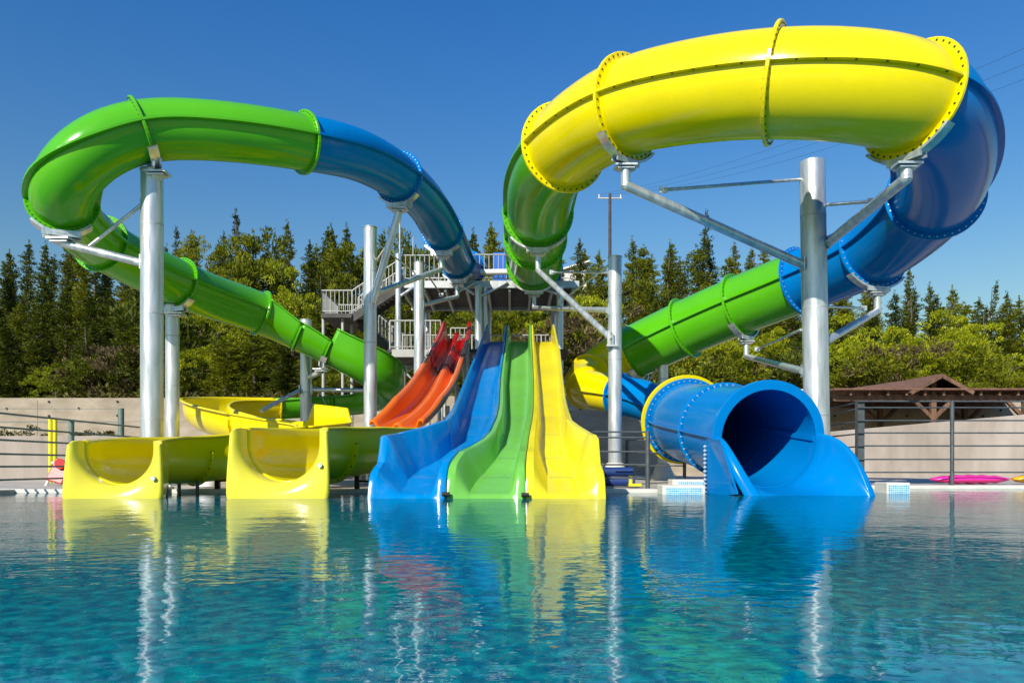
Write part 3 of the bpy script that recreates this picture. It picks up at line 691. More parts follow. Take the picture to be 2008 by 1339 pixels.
mb = MB(); mb.box((p7.location.x - .13, 14.5, at(0, 668, 14.6).z), (.06, .06, .34)); mb.box((p7.location.x - .08, 14.45, at(0, 680, 14.6).z), (.2, .1, .04)); mb.build('bracket', M['galv2'], p7)
p8 = pole(1300, 19.8, 703, .27, 'short galvanised pole behind the blue exit tube, carrying the lower end of the green tube', footing=True)
b = cradle(p8, RP, 21, RR, .10); a = on(p8, 760, -1); arm(p8, a, b, .045, .2); brace(p8, on(p8, 718, -1), b - Vector((0, 0, .15)), .025)
p9 = pole(1604, 13.0, 318, .42, 'thickest galvanised pole, in the middle of the yellow and blue ring on the right', -.018, cap=False)
b = cradle(p9, RP, 7, RR, .10); a = on(p9, 520, -1, -.2); arm(p9, a, b, .075, .24); brace(p9, on(p9, 352, -1), a.lerp(b, .80))
b = cradle(p9, RP, 11, RR, .10); a = on(p9, 480, 1, -.3); arm(p9, a, b, .078, .12); brace(p9, on(p9, 402, 1), a.lerp(b, .62))
b = cradle(p9, RP, 16, RR, .10); a = on(p9, 668, 1, .3); arm(p9, a, b, .07, .3); brace(p9, on(p9, 600, 1, .3), a.lerp(b, .7), .022)
b = cradle(p9, RP, 19, RR, .10); a = on(p9, 726, -.9, .4); arm(p9, a, b, .06, .3); brace(p9, on(p9, 645, -1, .4), a.lerp(b, .75), .022)
for t in (p1, p2, p3, p4, p5, p7, p8, p9):
    for k in ('_r', '_z', '_lean'): del t[k]

# ================================================================== TOWER
tw = thing('slide_tower', 'steel stair tower with a railed platform where the tube slides start', 'tower', (0, 23, 0))
ZP, ZL = 5.72, 3.52
def px2x(px, Y): return (px - 1004) / F * Y
def railing(pts, h, step=.13, r=.012, name='railing', m='white_steel', lowgap=.08):
    mb = MB(); pts = [Vector(p) for p in pts]
    for a, b in zip(pts[:-1], pts[1:]):
        up = Vector((0, 0, h)); L = (b - a).length; n = max(1, round(L / step))
        mb.rod([a + up, b + up], .022, 8); mb.rod([a + Vector((0, 0, lowgap)), b + Vector((0, 0, lowgap))], .016, 6)
        for i in range(n + 1):
            p = a.lerp(b, i / n); rr = r if i % 8 else .024
            mb.rod([p + Vector((0, 0, 0 if i % 8 == 0 else lowgap)), p + up], rr, 6, caps=False)
    return mb.build(name, M[m], tw)
mb = MB(); x0, x1 = px2x(782, 22), px2x(1132, 22)
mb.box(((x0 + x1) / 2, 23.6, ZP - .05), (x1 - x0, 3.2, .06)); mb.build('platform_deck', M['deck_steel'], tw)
mb = MB()
for y in (22.0, 25.2): mb.box(((x0 + x1) / 2, y, ZP - .10), (x1 - x0 + .1, .1, .2))
for x in np.linspace(x0 + .1, x1 - .1, 9): mb.box((x, 23.6, ZP - .19), (.07, 3.1, .18))
mb.build('platform_beam', M['galv2'], tw)
for (px, Y, z1, r) in ((781, 21.85, 6.45, .085), (938, 21.75, ZP - .2, .10), (951, 21.9, ZP - .2, .075), (1098, 21.85, ZP - .2, .10),
                       (838, 25.0, ZP - .2, .09), (958, 25.0, ZP - .2, .10), (1086, 25.0, ZP - .2, .09)):
    mb = MB(); mb.rod([(px2x(px, Y), Y, 0), (px2x(px, Y), Y, z1)], r, 16); mb.build('column', M['galv'], tw)
for (px, z0, z1) in ((784, 6.4, 7.5), (1100, 5.7, 7.35), (810, 6.4, 6.95)):
    mb = MB(); mb.rod([(px2x(px, 21.85), 21.85, z0), (px2x(px, 21.85), 21.85, z1)], .025 if px != 810 else .015, 8); mb.build('mast', M['white_steel'], tw)
for (a, b) in (((893, 551), (930, 577)), ((995, 553), (945, 580)), ((1040, 556), (1094, 577)), ((812, 563), (786, 580)), ((930, 556), (892, 575))):
    mb = MB(); mb.rod([at(*a, 21.9), at(*b, 21.8)], .045, 10); mb.build('knee_brace', M['galv'], tw)
for (a, b, Y) in (((786, 735), (822, 712), 21.9), ((786, 717), (850, 717), 21.9), ((790, 726), (818, 752), 21.9), ((905, 695), (935, 712), 21.9), ((905, 717), (935, 717), 21.9)):
    mb = MB(); mb.rod([at(*a, Y), at(*b, Y)], .035, 8); mb.build('cross_brace', M['white_steel'], tw)
# railings of the platform
railing([(px2x(786, 22), 22, ZP), (px2x(870, 22), 22, ZP)], .74); railing([(px2x(922, 22), 22, ZP), (px2x(1005, 22), 22, ZP)], .76)
railing([(x0, 25.1, ZP), (x1, 25.1, ZP)], .85); 
mb = MB(); mb.rod([at(942, 534, 21.85), at(1008, 533, 21.85)], .085, 16); mb.build('pipe_roll', M['plastic_white'], tw)
mb = MB(); q = at(979, 538, 23.2); mb.box(q + Vector((0, 0, .1)), (.38, .12, 1.1)); bev(mb.build('blue_panel', mat('blue_board', (.01, .13, .5), .4), tw), .02)
# lower deck where the open lanes start
mb = MB(); xa, xb = px2x(786, 22.5), px2x(1108, 22)
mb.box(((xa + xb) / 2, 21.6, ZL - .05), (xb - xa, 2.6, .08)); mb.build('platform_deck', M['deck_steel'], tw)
mb = MB(); mb.box(((xa + xb) / 2, 22.9, ZL - .12), (xb - xa, .1, .2)); mb.build('platform_beam', M['white_steel'], tw)
mb = MB(); mb.box(((xa - 1.3) / 2 - .25, 20.32, ZL - .12), (1.3, .1, .2)); mb.build('platform_beam', M['white_steel'], tw)
railing([(xa, 22.9, ZL), (xb, 22.9, ZL)], .80); railing([(xa, 20.5, ZL), (px2x(864, 20.5), 20.5, ZL)], .78)
railing([(px2x(884, 22), 22, ZL + .5), (px2x(938, 22), 22, ZL + .5)], .35)
# stairs: landing on the left, one flight up to the platform, one flight down behind
ZB = at(0, 617, 22.3).z
mb = MB(); xl0, xl1 = px2x(633, 22.3), px2x(692, 22.3)
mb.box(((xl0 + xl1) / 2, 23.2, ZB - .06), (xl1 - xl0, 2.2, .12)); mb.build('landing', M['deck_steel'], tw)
railing([(xl0, 22.2, ZB), (xl1, 22.2, ZB)], .68); railing([(xl0, 22.2, ZB), (xl0, 24.2, ZB)], .68); railing([(xl0, 24.2, ZB), (xl1, 24.2, ZB)], .68)
def flight(a, b, y0, y1, n):
    a, b = Vector(a), Vector(b); mb = MB()
    for y in (y0, y1):
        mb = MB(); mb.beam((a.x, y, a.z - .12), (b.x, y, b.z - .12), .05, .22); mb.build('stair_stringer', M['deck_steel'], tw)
    for i in range(n):
        p = a.lerp(b, (i + .5) / n); mb = MB(); mb.box((p.x, (y0 + y1) / 2, p.z - .02), (.26, y1 - y0, .035)); mb.build('step', M['white_steel'], tw)
    for y in (y0, y1): railing([(a.x, y, a.z), (b.x, y, b.z)], .68)
flight((xl1, 0, ZB), (x0, 0, ZP), 22.2, 23.1, 11)
flight((xl1, 0, ZB), (px2x(800, 24), 0, at(0, 705, 24).z), 23.3, 24.2, 13)
for px in (634, 690):
    mb = MB(); mb.rod([(px2x(px, 23.2), 23.2, 0), (px2x(px, 23.2), 23.2, ZB)], .05, 10); mb.build('column', M['white_steel'], tw)
for px in (634, 672): 
    mb = MB(); mb.rod([(px2x(px, 22.3), 22.3, 0), (px2x(px, 22.3), 22.3, ZB - .1)], .045, 10); mb.build('column', M['white_steel'], tw)
mb = MB(); mb.rod([at(632, 695, 22.3), at(714, 752, 22.3)], .035, 8); mb.build('cross_brace', M['white_steel'], tw)

# ================================================================== FENCES
def fence(name, label, pts, zr, posts, m, pr=.03, rr=.014, z0=DZ, square=False):
    a, b = Vector((*pts[0], 0)), Vector((*pts[-1], 0))
    t = thing(name, label, 'fence', ((a.x + b.x) / 2, (a.y + b.y) / 2, z0), 'metal rail fences round the pool')
    for z in zr:
        mb = MB(); mb.rod([(x, y, z) for x, y in pts], rr, 8); mb.build('rail', m, t)
    for (x, y) in posts:
        mb = MB()
        if square: mb.box((x, y, (z0 + max(zr)) / 2), (pr * 2, pr * 2, max(zr) - z0 + .02))
        else: mb.rod([(x, y, z0), (x, y, max(zr) + .01)], pr, 12)
        mb.build('post', m, t)
    return t
fence('rail_fence', 'grey-green rail fence running away along the left edge of the deck', [(-7.66, 9.6), (-7.66, 16.2)], (1.21, 1.0, .81, .60, .41, .21), [(-7.66, 9.6), (-7.66, 13.3), (-7.66, 16.2)], M['green_steel'], .045, .016)
mb = MB(); mb.box((-9.3, 10.7, DZ - .3), (3.2, 2.8, .6)); bev(struct('pool_deck', mb, M['deck']), .01)
fence('rail_fence', 'short dark fence between the two yellow slide mouths', [(-4.6, 11.95), (-3.55, 11.95)], (.86, .81, .62, .40, .19), [(-4.6, 11.95)], M['black_steel'], .035, .016, square=True)
fence('rail_fence', 'short dark fence between the yellow mouth and the blue lane', [(-2.42, 11.95), (-1.75, 11.95)], (.80, .75, .58, .38, .18), [(-2.42, 11.95)], M['black_steel'], .035, .016, square=True)
fence('rail_fence', 'grey fence with one tall post between the yellow lane and the blue exit tube', [(1.3, 12.4), (2.2, 12.4)], (.97, .88, .65, .44, .22), [(2.2, 12.4)], M['dark_steel'], .038, .014)
fence('rail_fence', 'thin grey fence standing further back under the blue exit tube', [(2.3, 15.3), (3.45, 15.3)], (.93, .68, .42), [(2.3, 15.3), (3.45, 15.3)], M['dark_steel'], .035, .012)
fence('rail_fence', 'long grey rail fence along the water on the far right', [(6.42, 14.2), (12.5, 14.2)], (1.615, 1.50, 1.26, 1.03, .79, .54, .30), [(8.17, 14.2), (10.1, 14.2), (12.0, 14.2)], M['dark_steel'], .036, .014)
fence('rail_fence', 'grey rail fence turning back from the corner post beside the round blue exit', [(6.5, 14.26), (6.75, 18.5)], (1.61, 1.49, 1.25, 1.02, .78), [(6.50, 14.3), (6.75, 18.5)], M['dark_steel'], .062, .015, square=True)
t = fence('wire_fence', 'grey-green post with thin wires on top of the low wall at left', [(-18, 19.1), (-9.76, 19.1)], (1.84, 1.50), [(-9.76, 19.1), (-14.0, 19.1), (-18, 19.1)], M['green_steel'], .07, .007, z0=1.16)

# ================================================================== PAVILION
pv = thing('pavilion', 'brown timber pavilion with a small gable roof on the far right', 'pavilion', (13.2, 24.5, 0))
YP = 25.7
def wbeam(name, a, b, w, h=None):
    mb = MB(); mb.beam(a, b, w, h); return bev(mb.build(name, M['wood'], pv), .008)
zb = at(0, 780, YP).z
xs0, xs1 = px2x(1635, YP), px2x(2080, YP)
wbeam('beam', (xs0, YP, zb), (xs1, YP, zb), .14, .22); wbeam('beam', (xs0, YP + 3, zb), (xs1, YP + 3, zb), .14, .22)
for px in (1726, 1829, 1892, 2010):
    x = px2x(px, YP); y = YP if px in (1829, 2010) else YP + 2.9
    x = px2x(px, y)
    zz = zb + (.62 if px == 1829 else 0)
    wbeam('post', (x, y, 0), (x, y, zz), .17)
    for sg in (-1, 1): wbeam('brace', (x, y - .01, zb - .72), (x + sg * .62, y - .01, zb - .1), .12)
for px in np.arange(1660, 2090, 36):
    x = px2x(px, YP); wbeam('rafter', (x, YP - .35, zb + .12), (x, YP + 3.3, zb + .30), .07, .14)
mb = MB(); z0, z1 = zb + .22, zb + .40
mb.add([(xs0 - .2, YP - .5, z0), (xs1, YP - .5, z0), (xs1, YP + 3.6, z1), (xs0 - .2, YP + 3.6, z1)], [(0, 1, 2, 3)])
o = mb.build('roof', M['shingle'], pv); solid(o, .06, 1)
xa, xm, xb = px2x(1772, YP), px2x(1832, YP), px2x(1893, YP); zt = at(0, 737, YP - .4).z; yf = YP - .45
mb = MB()
mb.add([(xa, yf, zb + .12), (xm, yf, zt), (xm - .2, YP + 1.6, zt), (xa - 1.2, YP + 1.6, zb + .4)], [(0, 1, 2, 3)])
mb.add([(xm, yf, zt), (xb, yf, zb + .12), (xb + .4, YP + 1.6, zb + .4), (xm - .2, YP + 1.6, zt)], [(0, 1, 2, 3)])
o = mb.build('gable_roof', M['shingle'], pv); solid(o, .07, 1)
wbeam('barge_board', (xa, yf - .02, zb + .12), (xm, yf - .02, zt), .05, .13); wbeam('barge_board', (xm, yf - .02, zt), (xb, yf - .02, zb + .12), .05, .13)
mb = MB(); q = at(1653, 838, 22.5); mb.rod([q, q + Vector((0, 0, .22))], .012, 6); mb.rod([q + Vector((0, 0, -.04)), q + Vector((0, 0, .05))], .06, 10, r2=.02)
tag(mb.build('bell_lamp', M['tyre'], None), 'small dark bell-shaped lamp hanging beside the thick right pole', 'lamp')
bpy.data.objects['bell_lamp'].location = (0, 0, 0)

# ================================================================== BACKGROUND BUILDING, POWER POLE, WIRES
hs = at(1128, 536, 45); h = thing('house', 'small white house half hidden by trees on the hilltop', 'house', hs)
mb = MB(); mb.box(hs + Vector((0, 1.2, -.9)), (1.3, 2.4, 2.2)); mb.build('wall', M['plaster'], h)
mb = MB(); e = hs + Vector((0, 0, .2)); mb.add([e + Vector(v) for v in ((-.85, -.2, -.05), (.85, -.2, .45), (.85, 2.6, .45), (-.85, 2.6, -.05))], [(0, 1, 2, 3)])
solid(mb.build('roof', M['plaster'], h), .09, 1)
mb = MB(); mb.box(hs + Vector((.2, -.02, -.35)), (.35, .06, .4)); mb.build('window', M['window'], h)
YW = 60.0; b0 = at(1196, 520, YW); t0 = at(1195, 380, YW)
pp = thing('power_pole', 'tall wooden power pole with a crossarm above the trees', 'utility pole', (b0.x, YW, float(hill_z(b0.x, YW))))
mb = MB(); mb.rod([(b0.x, YW, float(hill_z(b0.x, YW)) - .3), (b0.x, YW, t0.z)], .16, 10, r2=.11); mb.build('mast', M['pole_wood'], pp)
ca = at(1196, 389, YW)
mb = MB(); mb.beam(ca - Vector((.95, 0, 0)), ca + Vector((.95, 0, 0)), .1, .09); mb.build('crossarm', M['galv2'], pp)
for dx in (-.85, 0, .85):
    mb = MB(); mb.rod([ca + Vector((dx, 0, .05)), ca + Vector((dx, 0, .3))], .07, 8, r2=.045); mb.build('insulator', M['galv2'], pp)
for i, (dx, ey, lb) in enumerate(((-.85, 84, 'highest thin power line crossing the sky at upper right'), (0, 118, 'middle thin power line crossing the sky at upper right'), (.85, 150, 'lowest thin power line crossing the sky at upper right'))):
    a = ca + Vector((dx, 0, .3)); b = at(2120, ey - 38, 30); mb = MB()
    mb.rod([a.lerp(b, t) - Vector((0, 0, 4 * .9 * t * (1 - t))) for t in np.linspace(0, 1, 24)], .006, 5)
    tag(mb.build('power_line', M['tyre']), lb, 'power line', 'power lines in the sky')

# ================================================================== SMALL THINGS ON THE DECK
for (px, lb, y1) in ((99, 'lime yellow post left of the pair behind the fence', 910), (108, 'lime yellow post right of the pair behind the fence', 898)):
    p = at(px, y1, 16.5); q = at(px, 824, 16.5); mb = MB(); mb.rod([(p.x, p.y, DZ), (q.x, q.y, q.z)], .042, 12); mb.rod([(q.x, q.y, q.z), (q.x, q.y, q.z + .03)], .048, 12)
    o = mb.build('marker_post', M['plastic_yellow'], None, (p.x, p.y, DZ)); tag(o, lb, 'post', 'lime yellow posts')
fl = at(116, 938, 14.6); t = thing('rescue_board', 'red board leaning on a white frame at the left end of the deck', 'board', (fl.x, fl.y, DZ))
rot = Matrix.Rotation(R_(-18), 3, 'X') @ Matrix.Rotation(R_(16), 3, 'Y')
mb = MB(); mb.box(fl + Vector((0, 0, .14)), (.34, .05, .46), 0, rot); bev(mb.build('board', M['plastic_red'], t), .022, 3)
mb = MB(); c = fl + Vector((.05, -.05, .28))
mb.rod([c + Vector((0, -.02, 0)), c + Vector((0, .0, 0))], .10, 16); mb.build('disc', M['plastic_red'], t)
mb = MB()
for dx in (-.24, .27): mb.rod([fl + Vector((dx * 1.1, -.02, -.2)), fl + Vector((dx * .7, .18, .3))], .03, 10)
mb.rod([fl + Vector((-.2, .1, .3)), fl + Vector((.2, .1, .3))], .03, 10); mb.box(fl + Vector((0, .05, -.19)), (.72, .35, .06)); mb.build('frame', M['plastic_white'], t)
# stacked blue mats
for i, (dy, px) in enumerate(((0, 1214), (.17, 1210))):
    p = at(px, 946, 13.4); mb = MB(); z = DZ + .09 + dy
    mb.rod([(p.x - .28, p.y, z), (p.x + .27, p.y, z)], .085, 18); mb.rod([(p.x - .285, p.y, z), (p.x + .275, p.y, z)], .03, 10)
    tag(mb.build('foam_roll', M['mat_blue'], None, (p.x, p.y, z)), ('lower' if i == 0 else 'upper') + ' dark blue roll stacked beside the yellow lane', 'roll', 'dark blue rolls')
p = at(1245, 950, 13.0); mb = MB(); mb.box((p.x, p.y, DZ + .04), (.22, .12, .05)); mb.rod([(p.x - .07, p.y, DZ + .02), (p.x - .07, p.y, DZ + .2)], .035, 10)
tag(bev(mb.build('pool_toy', M['plastic_yellow'], None, (p.x, p.y, DZ)), .01), 'small yellow plastic thing on the deck by the blue rolls', 'toy')
# tiled blocks at the pool edge
for (px, wpx, Y, py, lb) in ((1341, 84, 11.35, 951, 'pale block with a blue mosaic front left of the round exit'), (1762, 46, 11.75, 946, 'blue mosaic block right of the round exit'), (1384, 130, 12.6, 940, 'long pale step with a mosaic strip behind the left block')):
    a = at(px, py, Y); wd = wpx / F * Y; t = thing('tiled_block', lb, 'block', (a.x, a.y, 0))
    mb = MB(); mb.box((a.x, a.y + .2, a.z / 2 - .2), (wd, .4, a.z + .4)); bev(mb.build('block', M['coping'], t), .012)
    mb = MB(); mb.box((a.x, a.y - .006, a.z - .1), (wd * .84, .012, .13)); mb.build('mosaic_panel', M['mosaic'], t)
# inflatables on the right
def lump(name, pts, r, m, label, cat, squash=.6):
    mb = MB(); P = [Vector(p) for p in pts]; n = len(P); rings = []
    for i, p in enumerate(P):
        f = math.sin(math.pi * (i + .15) / (n - .7)) ** .35 if 0 < i < n - 1 else .25
        rings.append([p + Vector((0, math.cos(a) * r * f * 1.6, r * squash + math.sin(a) * r * f * squash * (1 + .15 * math.sin(3 * i + 2 * a)))) for a in np.linspace(0, 2*math.pi, 20, endpoint=False)])
    mb.loft(rings, True); mb.add(rings[0], [list(range(20))]); mb.add(rings[-1], [list(range(20))])
    return tag(mb.build(name, m, None, P[0]), label, cat)
a = at(1826, 936, 15.6); lump('inflatable', [(a.x + i * .13, 15.6, DZ) for i in range(13)], .15, M['pvc_pink'], 'flat pink inflatable lying on the deck at far right', 'inflatable')
a = at(1985, 936, 15.6); lump('inflatable', [(a.x + i * .13, 15.6, DZ) for i in range(12)], .16, M['pvc_yellow'], 'orange-yellow inflatable lying right of the pink one', 'inflatable')
a = at(405, 955, 13.6); t = thing('white_basin', 'white rounded basin on the deck between the yellow mouths', 'basin', (a.x, a.y, DZ))
mb = MB(); rings = []
for q in np.linspace(0, math.pi / 2, 8): rings.append([(a.x + .2 * math.cos(q) * math.cos(u), a.y + .2 * math.cos(q) * math.sin(u), DZ + .25 * math.sin(q)) for u in np.linspace(0, 2*math.pi, 20, endpoint=False)])
mb.loft(rings, True); mb.build('shell', M['plastic_white'], t)
mb = MB(); mb.rod([(a.x, a.y, DZ + .24), (a.x, a.y, DZ + .29)], .03, 10); mb.build('knob', M['plastic_white'], t)

# ================================================================== TREES
def quads(cent, dirs, L, Wd):
    """leaf quads: centre, long axis, length, width -> verts, faces"""
    n = len(cent); d = dirs / (np.linalg.norm(dirs, axis=1)[:, None] + 1e-9)
    rnd = rng.normal(size=(n, 3)); s = np.cross(d, rnd); s /= np.linalg.norm(s, axis=1)[:, None] + 1e-9
    L = np.broadcast_to(np.asarray(L, float).reshape(-1, 1), (n, 1)); Wd = np.broadcast_to(np.asarray(Wd, float).reshape(-1, 1), (n, 1))
    v = np.stack([cent - d*L*.5 - s*Wd*.3, cent - d*L*.1 + s*Wd*.5, cent + d*L*.5 + s*Wd*.12, cent + d*L*.15 - s*Wd*.5], 1)
    return v.reshape(-1, 3), np.arange(n * 4).reshape(-1, 4)
def leafmesh(name, v, f, m):
    me = bpy.data.meshes.new(name); nv, nf = len(v), len(f)
    me.vertices.add(nv); me.vertices.foreach_set('co', v.astype(np.float32).ravel())
    me.loops.add(nf * 4); me.loops.foreach_set('vertex_index', f.astype(np.int32).ravel())
    me.polygons.add(nf); me.polygons.foreach_set('loop_start', np.arange(0, nf * 4, 4, dtype=np.int32)); me.polygons.foreach_set('loop_total', np.full(nf, 4, dtype=np.int32))
    me.materials.append(m); me.update(calc_edges=True); me.validate(); return me
def blob(c, r, n, size, flat=.7, up=.5):
    d = rng.normal(size=(n, 3)); d /= np.linalg.norm(d, axis=1)[:, None]; q = r * rng.uniform(.35, 1, size=(n, 1)) ** .6
    p = np.asarray(c) + d * q * np.array([1, 1, flat]); dr = d + rng.normal(size=(n, 3)) * .5 + np.array([0, 0, up])
    return p, dr, size * rng.uniform(.6, 1.4, n)
def crown_spire(h, R, ragged=.35, lean=0.0, n_per=11, base=.06, power=.85, dens=1.0):
    P, D, L = [], [], []; z = base * h
    while z < h * .985:
        t = (z / h - base) / (1 - base); rad = R * (1 - t) ** power * (.75 + .25 * math.sin(9 * t + lean * 7)) + .06
        nb = max(3, int((4 + 8 * (1 - t)) * dens))
        for _ in range(nb):
            a = rng.uniform(0, 2*math.pi); ln = rad * rng.uniform(1 - ragged, 1 + ragged * .45)
            for s in np.arange(.25, 1.01, max(.16, .16 / max(ln, .2) * .7)):
                c = np.array([math.cos(a) * ln * s + lean * z * t, math.sin(a) * ln * s, z + ln * s * .28 - .12 * ln + rng.normal() * .05])
                p, d, l = blob(c, .17 + .10 * (1 - t), n_per, .17, .8, .3); d += np.array([math.cos(a), math.sin(a), .7]) * 1.0
                P.append(p); D.append(d); L.append(l)
        z += h * .030 + .09
    for s in np.linspace(.93, 1.03, 5):
        p, d, l = blob([lean * h * s * .95, 0, h * s], .09, 9, .16, 1.6, 2); P.append(p); D.append(d); L.append(l)
    P, D, L = np.concatenate(P), np.concatenate(D), np.concatenate(L)
    return quads(P, D, L, L * .34)
def crown_round(h, R, nclump=70, z0=.25, size=.15, tuft=.30, up=1.5, n_per=70, squash=1.0):
    P, D, L = [], [], []
    lobes = [(rng.normal(size=3) * np.array([.42, .42, .26]) * np.array([R, R, h * (1 - z0)]) + np.array([0, 0, h * (z0 + (1 - z0) * .46)]), R * rng.uniform(.38, .62)) for _ in range(11)]
    lobes.append((np.array([0, 0, h * .62]), R * .6))
    for i in range(nclump):
        c, r = lobes[i % 12]; d = rng.normal(size=3); d /= np.linalg.norm(d); d[2] = abs(d[2]) * .9 - .15
        q = c + d * r * rng.uniform(.75, 1.1) * np.array([1, 1, squash]); q[2] = min(max(q[2], h * .08), h)
        p, dd, l = blob(q, tuft * rng.uniform(.6, 1.2), n_per, size, .8, up); dd += d * 1.2; P.append(p); D.append(dd); L.append(l)
    P, D, L = np.concatenate(P), np.concatenate(D), np.concatenate(L)
    return quads(P, D, L, L * .28)
def trunk_mesh(h, r, lean=0, limbs=5, R=1.0):
    mb = MB(); mb.rod([(lean * z * (z / h), .04 * math.sin(z * 2), z) for z in np.linspace(-.3, h, 9)], r, 8, r2=r * .15)
    for i in range(limbs):
        z = h * random.uniform(.3, .8); a = random.uniform(0, 6.28); l = R * random.uniform(.4, .75)
        mb.rod([(0, 0, z), (math.cos(a) * l * .5, math.sin(a) * l * .5, z + l * .25), (math.cos(a) * l, math.sin(a) * l, z + l * .6)], r * .4, 6, r2=r * .1)
    return mb
KINDS = {}
def kind(name, crown, trunk, m, h):
    cm = leafmesh(name + '_crown', *crown, m); tb = trunk.build('trunk_src', M['bark']); tm = tb.data; bpy.data.objects.remove(tb)
    KINDS.setdefault(name, []).append((cm, tm, h))
for i in range(5): h = 8; kind('spire', crown_spire(h, 1.45 + .25 * (i % 3), .42 + .05 * (i % 2), (.03, -.02, .012, .05, -.035)[i], dens=.9), trunk_mesh(h * .95, .14, 0, 4), M['leaf_dark'], h)
for i in range(2): h = 8; kind('thin_spire', crown_spire(h, .8, .55, (.06, -.04)[i], dens=.7, n_per=10), trunk_mesh(h * .95, .12, 0, 3), M['leaf_dark'], h)
for i in range(2): h = 8; kind('cypress', crown_spire(h, .85 + .1 * i, .18, 0, power=.5, dens=1.3, n_per=10), trunk_mesh(h * .9, .12, 0, 2), M['leaf_dark'], h)
for i in range(3): h = 8; kind('olive_spire', crown_spire(h, 1.6 + .2 * i, .3, .01 * (i - 1), power=.7, dens=1.0), trunk_mesh(h * .95, .14, 0, 4), M['leaf_pine'], h)
for i in range(3): h = 8; kind('tuft', crown_spire(h, 1.35 + .2 * i, .35, .02 * (i - 1), power=.42, dens=1.15), trunk_mesh(h * .9, .14, 0, 4), M['leaf_pine'], h)
for i in range(4): h = 5; kind('pine', crown_round(h, 1.7 + .15 * i, 130, .18), trunk_mesh(h * .75, .13, .03 * (i - 1), 6, 1.5), M['leaf_pine'], h)
for i in range(3): h = 5; kind('lime_pine', crown_round(h, 1.75 + .2 * i, 130, .16), trunk_mesh(h * .75, .13, .03 * (i - 1), 6, 1.5), M['leaf_lime'], h)
for i in range(2): h = 2.2; kind('dry_bush', crown_round(h, 1.6, 60, .12, .16, .3, .7, 45), trunk_mesh(h * .6, .05, 0, 6, 1.2), M['leaf_dry'], h)
for i in range(2): h = 2.2; kind('bush', crown_round(h, 1.5, 60, .10, .15, .3, .7, 55), trunk_mesh(h * .6, .05, 0, 6, 1.1), M['leaf_pine'], h)
for i in range(2): h = 2.2; kind('dark_bush', crown_round(h, 1.7, 60, .10, .16, .32, .6, 55), trunk_mesh(h * .6, .05, 0, 6, 1.1), M['leaf_dark'], h)
INFO = {'spire': ('conifer_tree', 'dark pointed conifer', 'tree'), 'thin_spire': ('conifer_tree', 'thin ragged conifer', 'tree'), 'cypress': ('cypress_tree', 'dark columnar cypress', 'tree'),
        'olive_spire': ('conifer_tree', 'pointed olive conifer', 'tree'), 'tuft': ('conifer_tree', 'blunt olive conifer', 'tree'), 'pine': ('pine_tree', 'mid green bushy pine', 'tree'), 'lime_pine': ('pine_tree', 'bright lime pine', 'tree'),
        'dry_bush': ('dry_bush', 'brown dry bush', 'bush'), 'bush': ('green_bush', 'rounded green bush', 'bush'), 'dark_bush': ('green_bush', 'dark green bush', 'bush')}
GROUPS = {'tree': 'trees on the hillside', 'bush': 'bushes along the foot of the hill'}
PLANTS = []          # (kind, px, Y, height, row)
def plant(k, px, Y, h=None, top=None, row='', wide=1.0):
    x = px2x(px, Y); z = float(hill_z(x, Y)) - .1
    if top is not None: h = at(px, top, Y).z - z
    if h is None or h < .6: return
    PLANTS.append((k, px, Y, h, row, x, z, wide))
# skyline trees read off the photograph: px, top y, kind
for (px, ty, k) in ((8, 520, 'spire'), (45, 474, 'spire'), (88, 505, 'cypress'), (140, 492, 'olive_spire'), (182, 500, 'spire'), (250, 468, 'spire'), (352, 452, 'thin_spire'), (376, 460, 'spire'),
                    (434, 462, 'spire'), (466, 423, 'thin_spire'), (526, 458, 'thin_spire'), (562, 437, 'spire'), (612, 486, 'olive_spire'), (634, 484, 'spire'), (648, 455, 'cypress'), (671, 455, 'spire'), (692, 448, 'spire'),
                    (752, 500, 'olive_spire'), (806, 470, 'spire'), (915, 478, 'thin_spire'), (942, 470, 'spire'), (976, 441, 'spire'), (1010, 470, 'olive_spire'), (1150, 497, 'olive_spire'),
                    (1242, 470, 'spire'), (1278, 508, 'olive_spire'), (1325, 476, 'olive_spire'), (1372, 430, 'thin_spire'), (1403, 470, 'spire'), (1440, 474, 'spire'), (1476, 487, 'spire'), (1504, 490, 'olive_spire'),
                    (1540, 500, 'spire'), (1650, 520, 'olive_spire'), (1700, 520, 'olive_spire'), (1774, 530, 'spire'), (1826, 559, 'spire'), (1868, 567, 'olive_spire'), (1908, 590, 'olive_spire'), (1936, 556, 'thin_spire'), (1955, 620, 'cypress'), (1980, 575, 'spire'), (2035, 600, 'spire'), (-40, 500, 'spire')):
    plant(k, px, random.uniform(45.5, 48.5), top=ty, row='back')
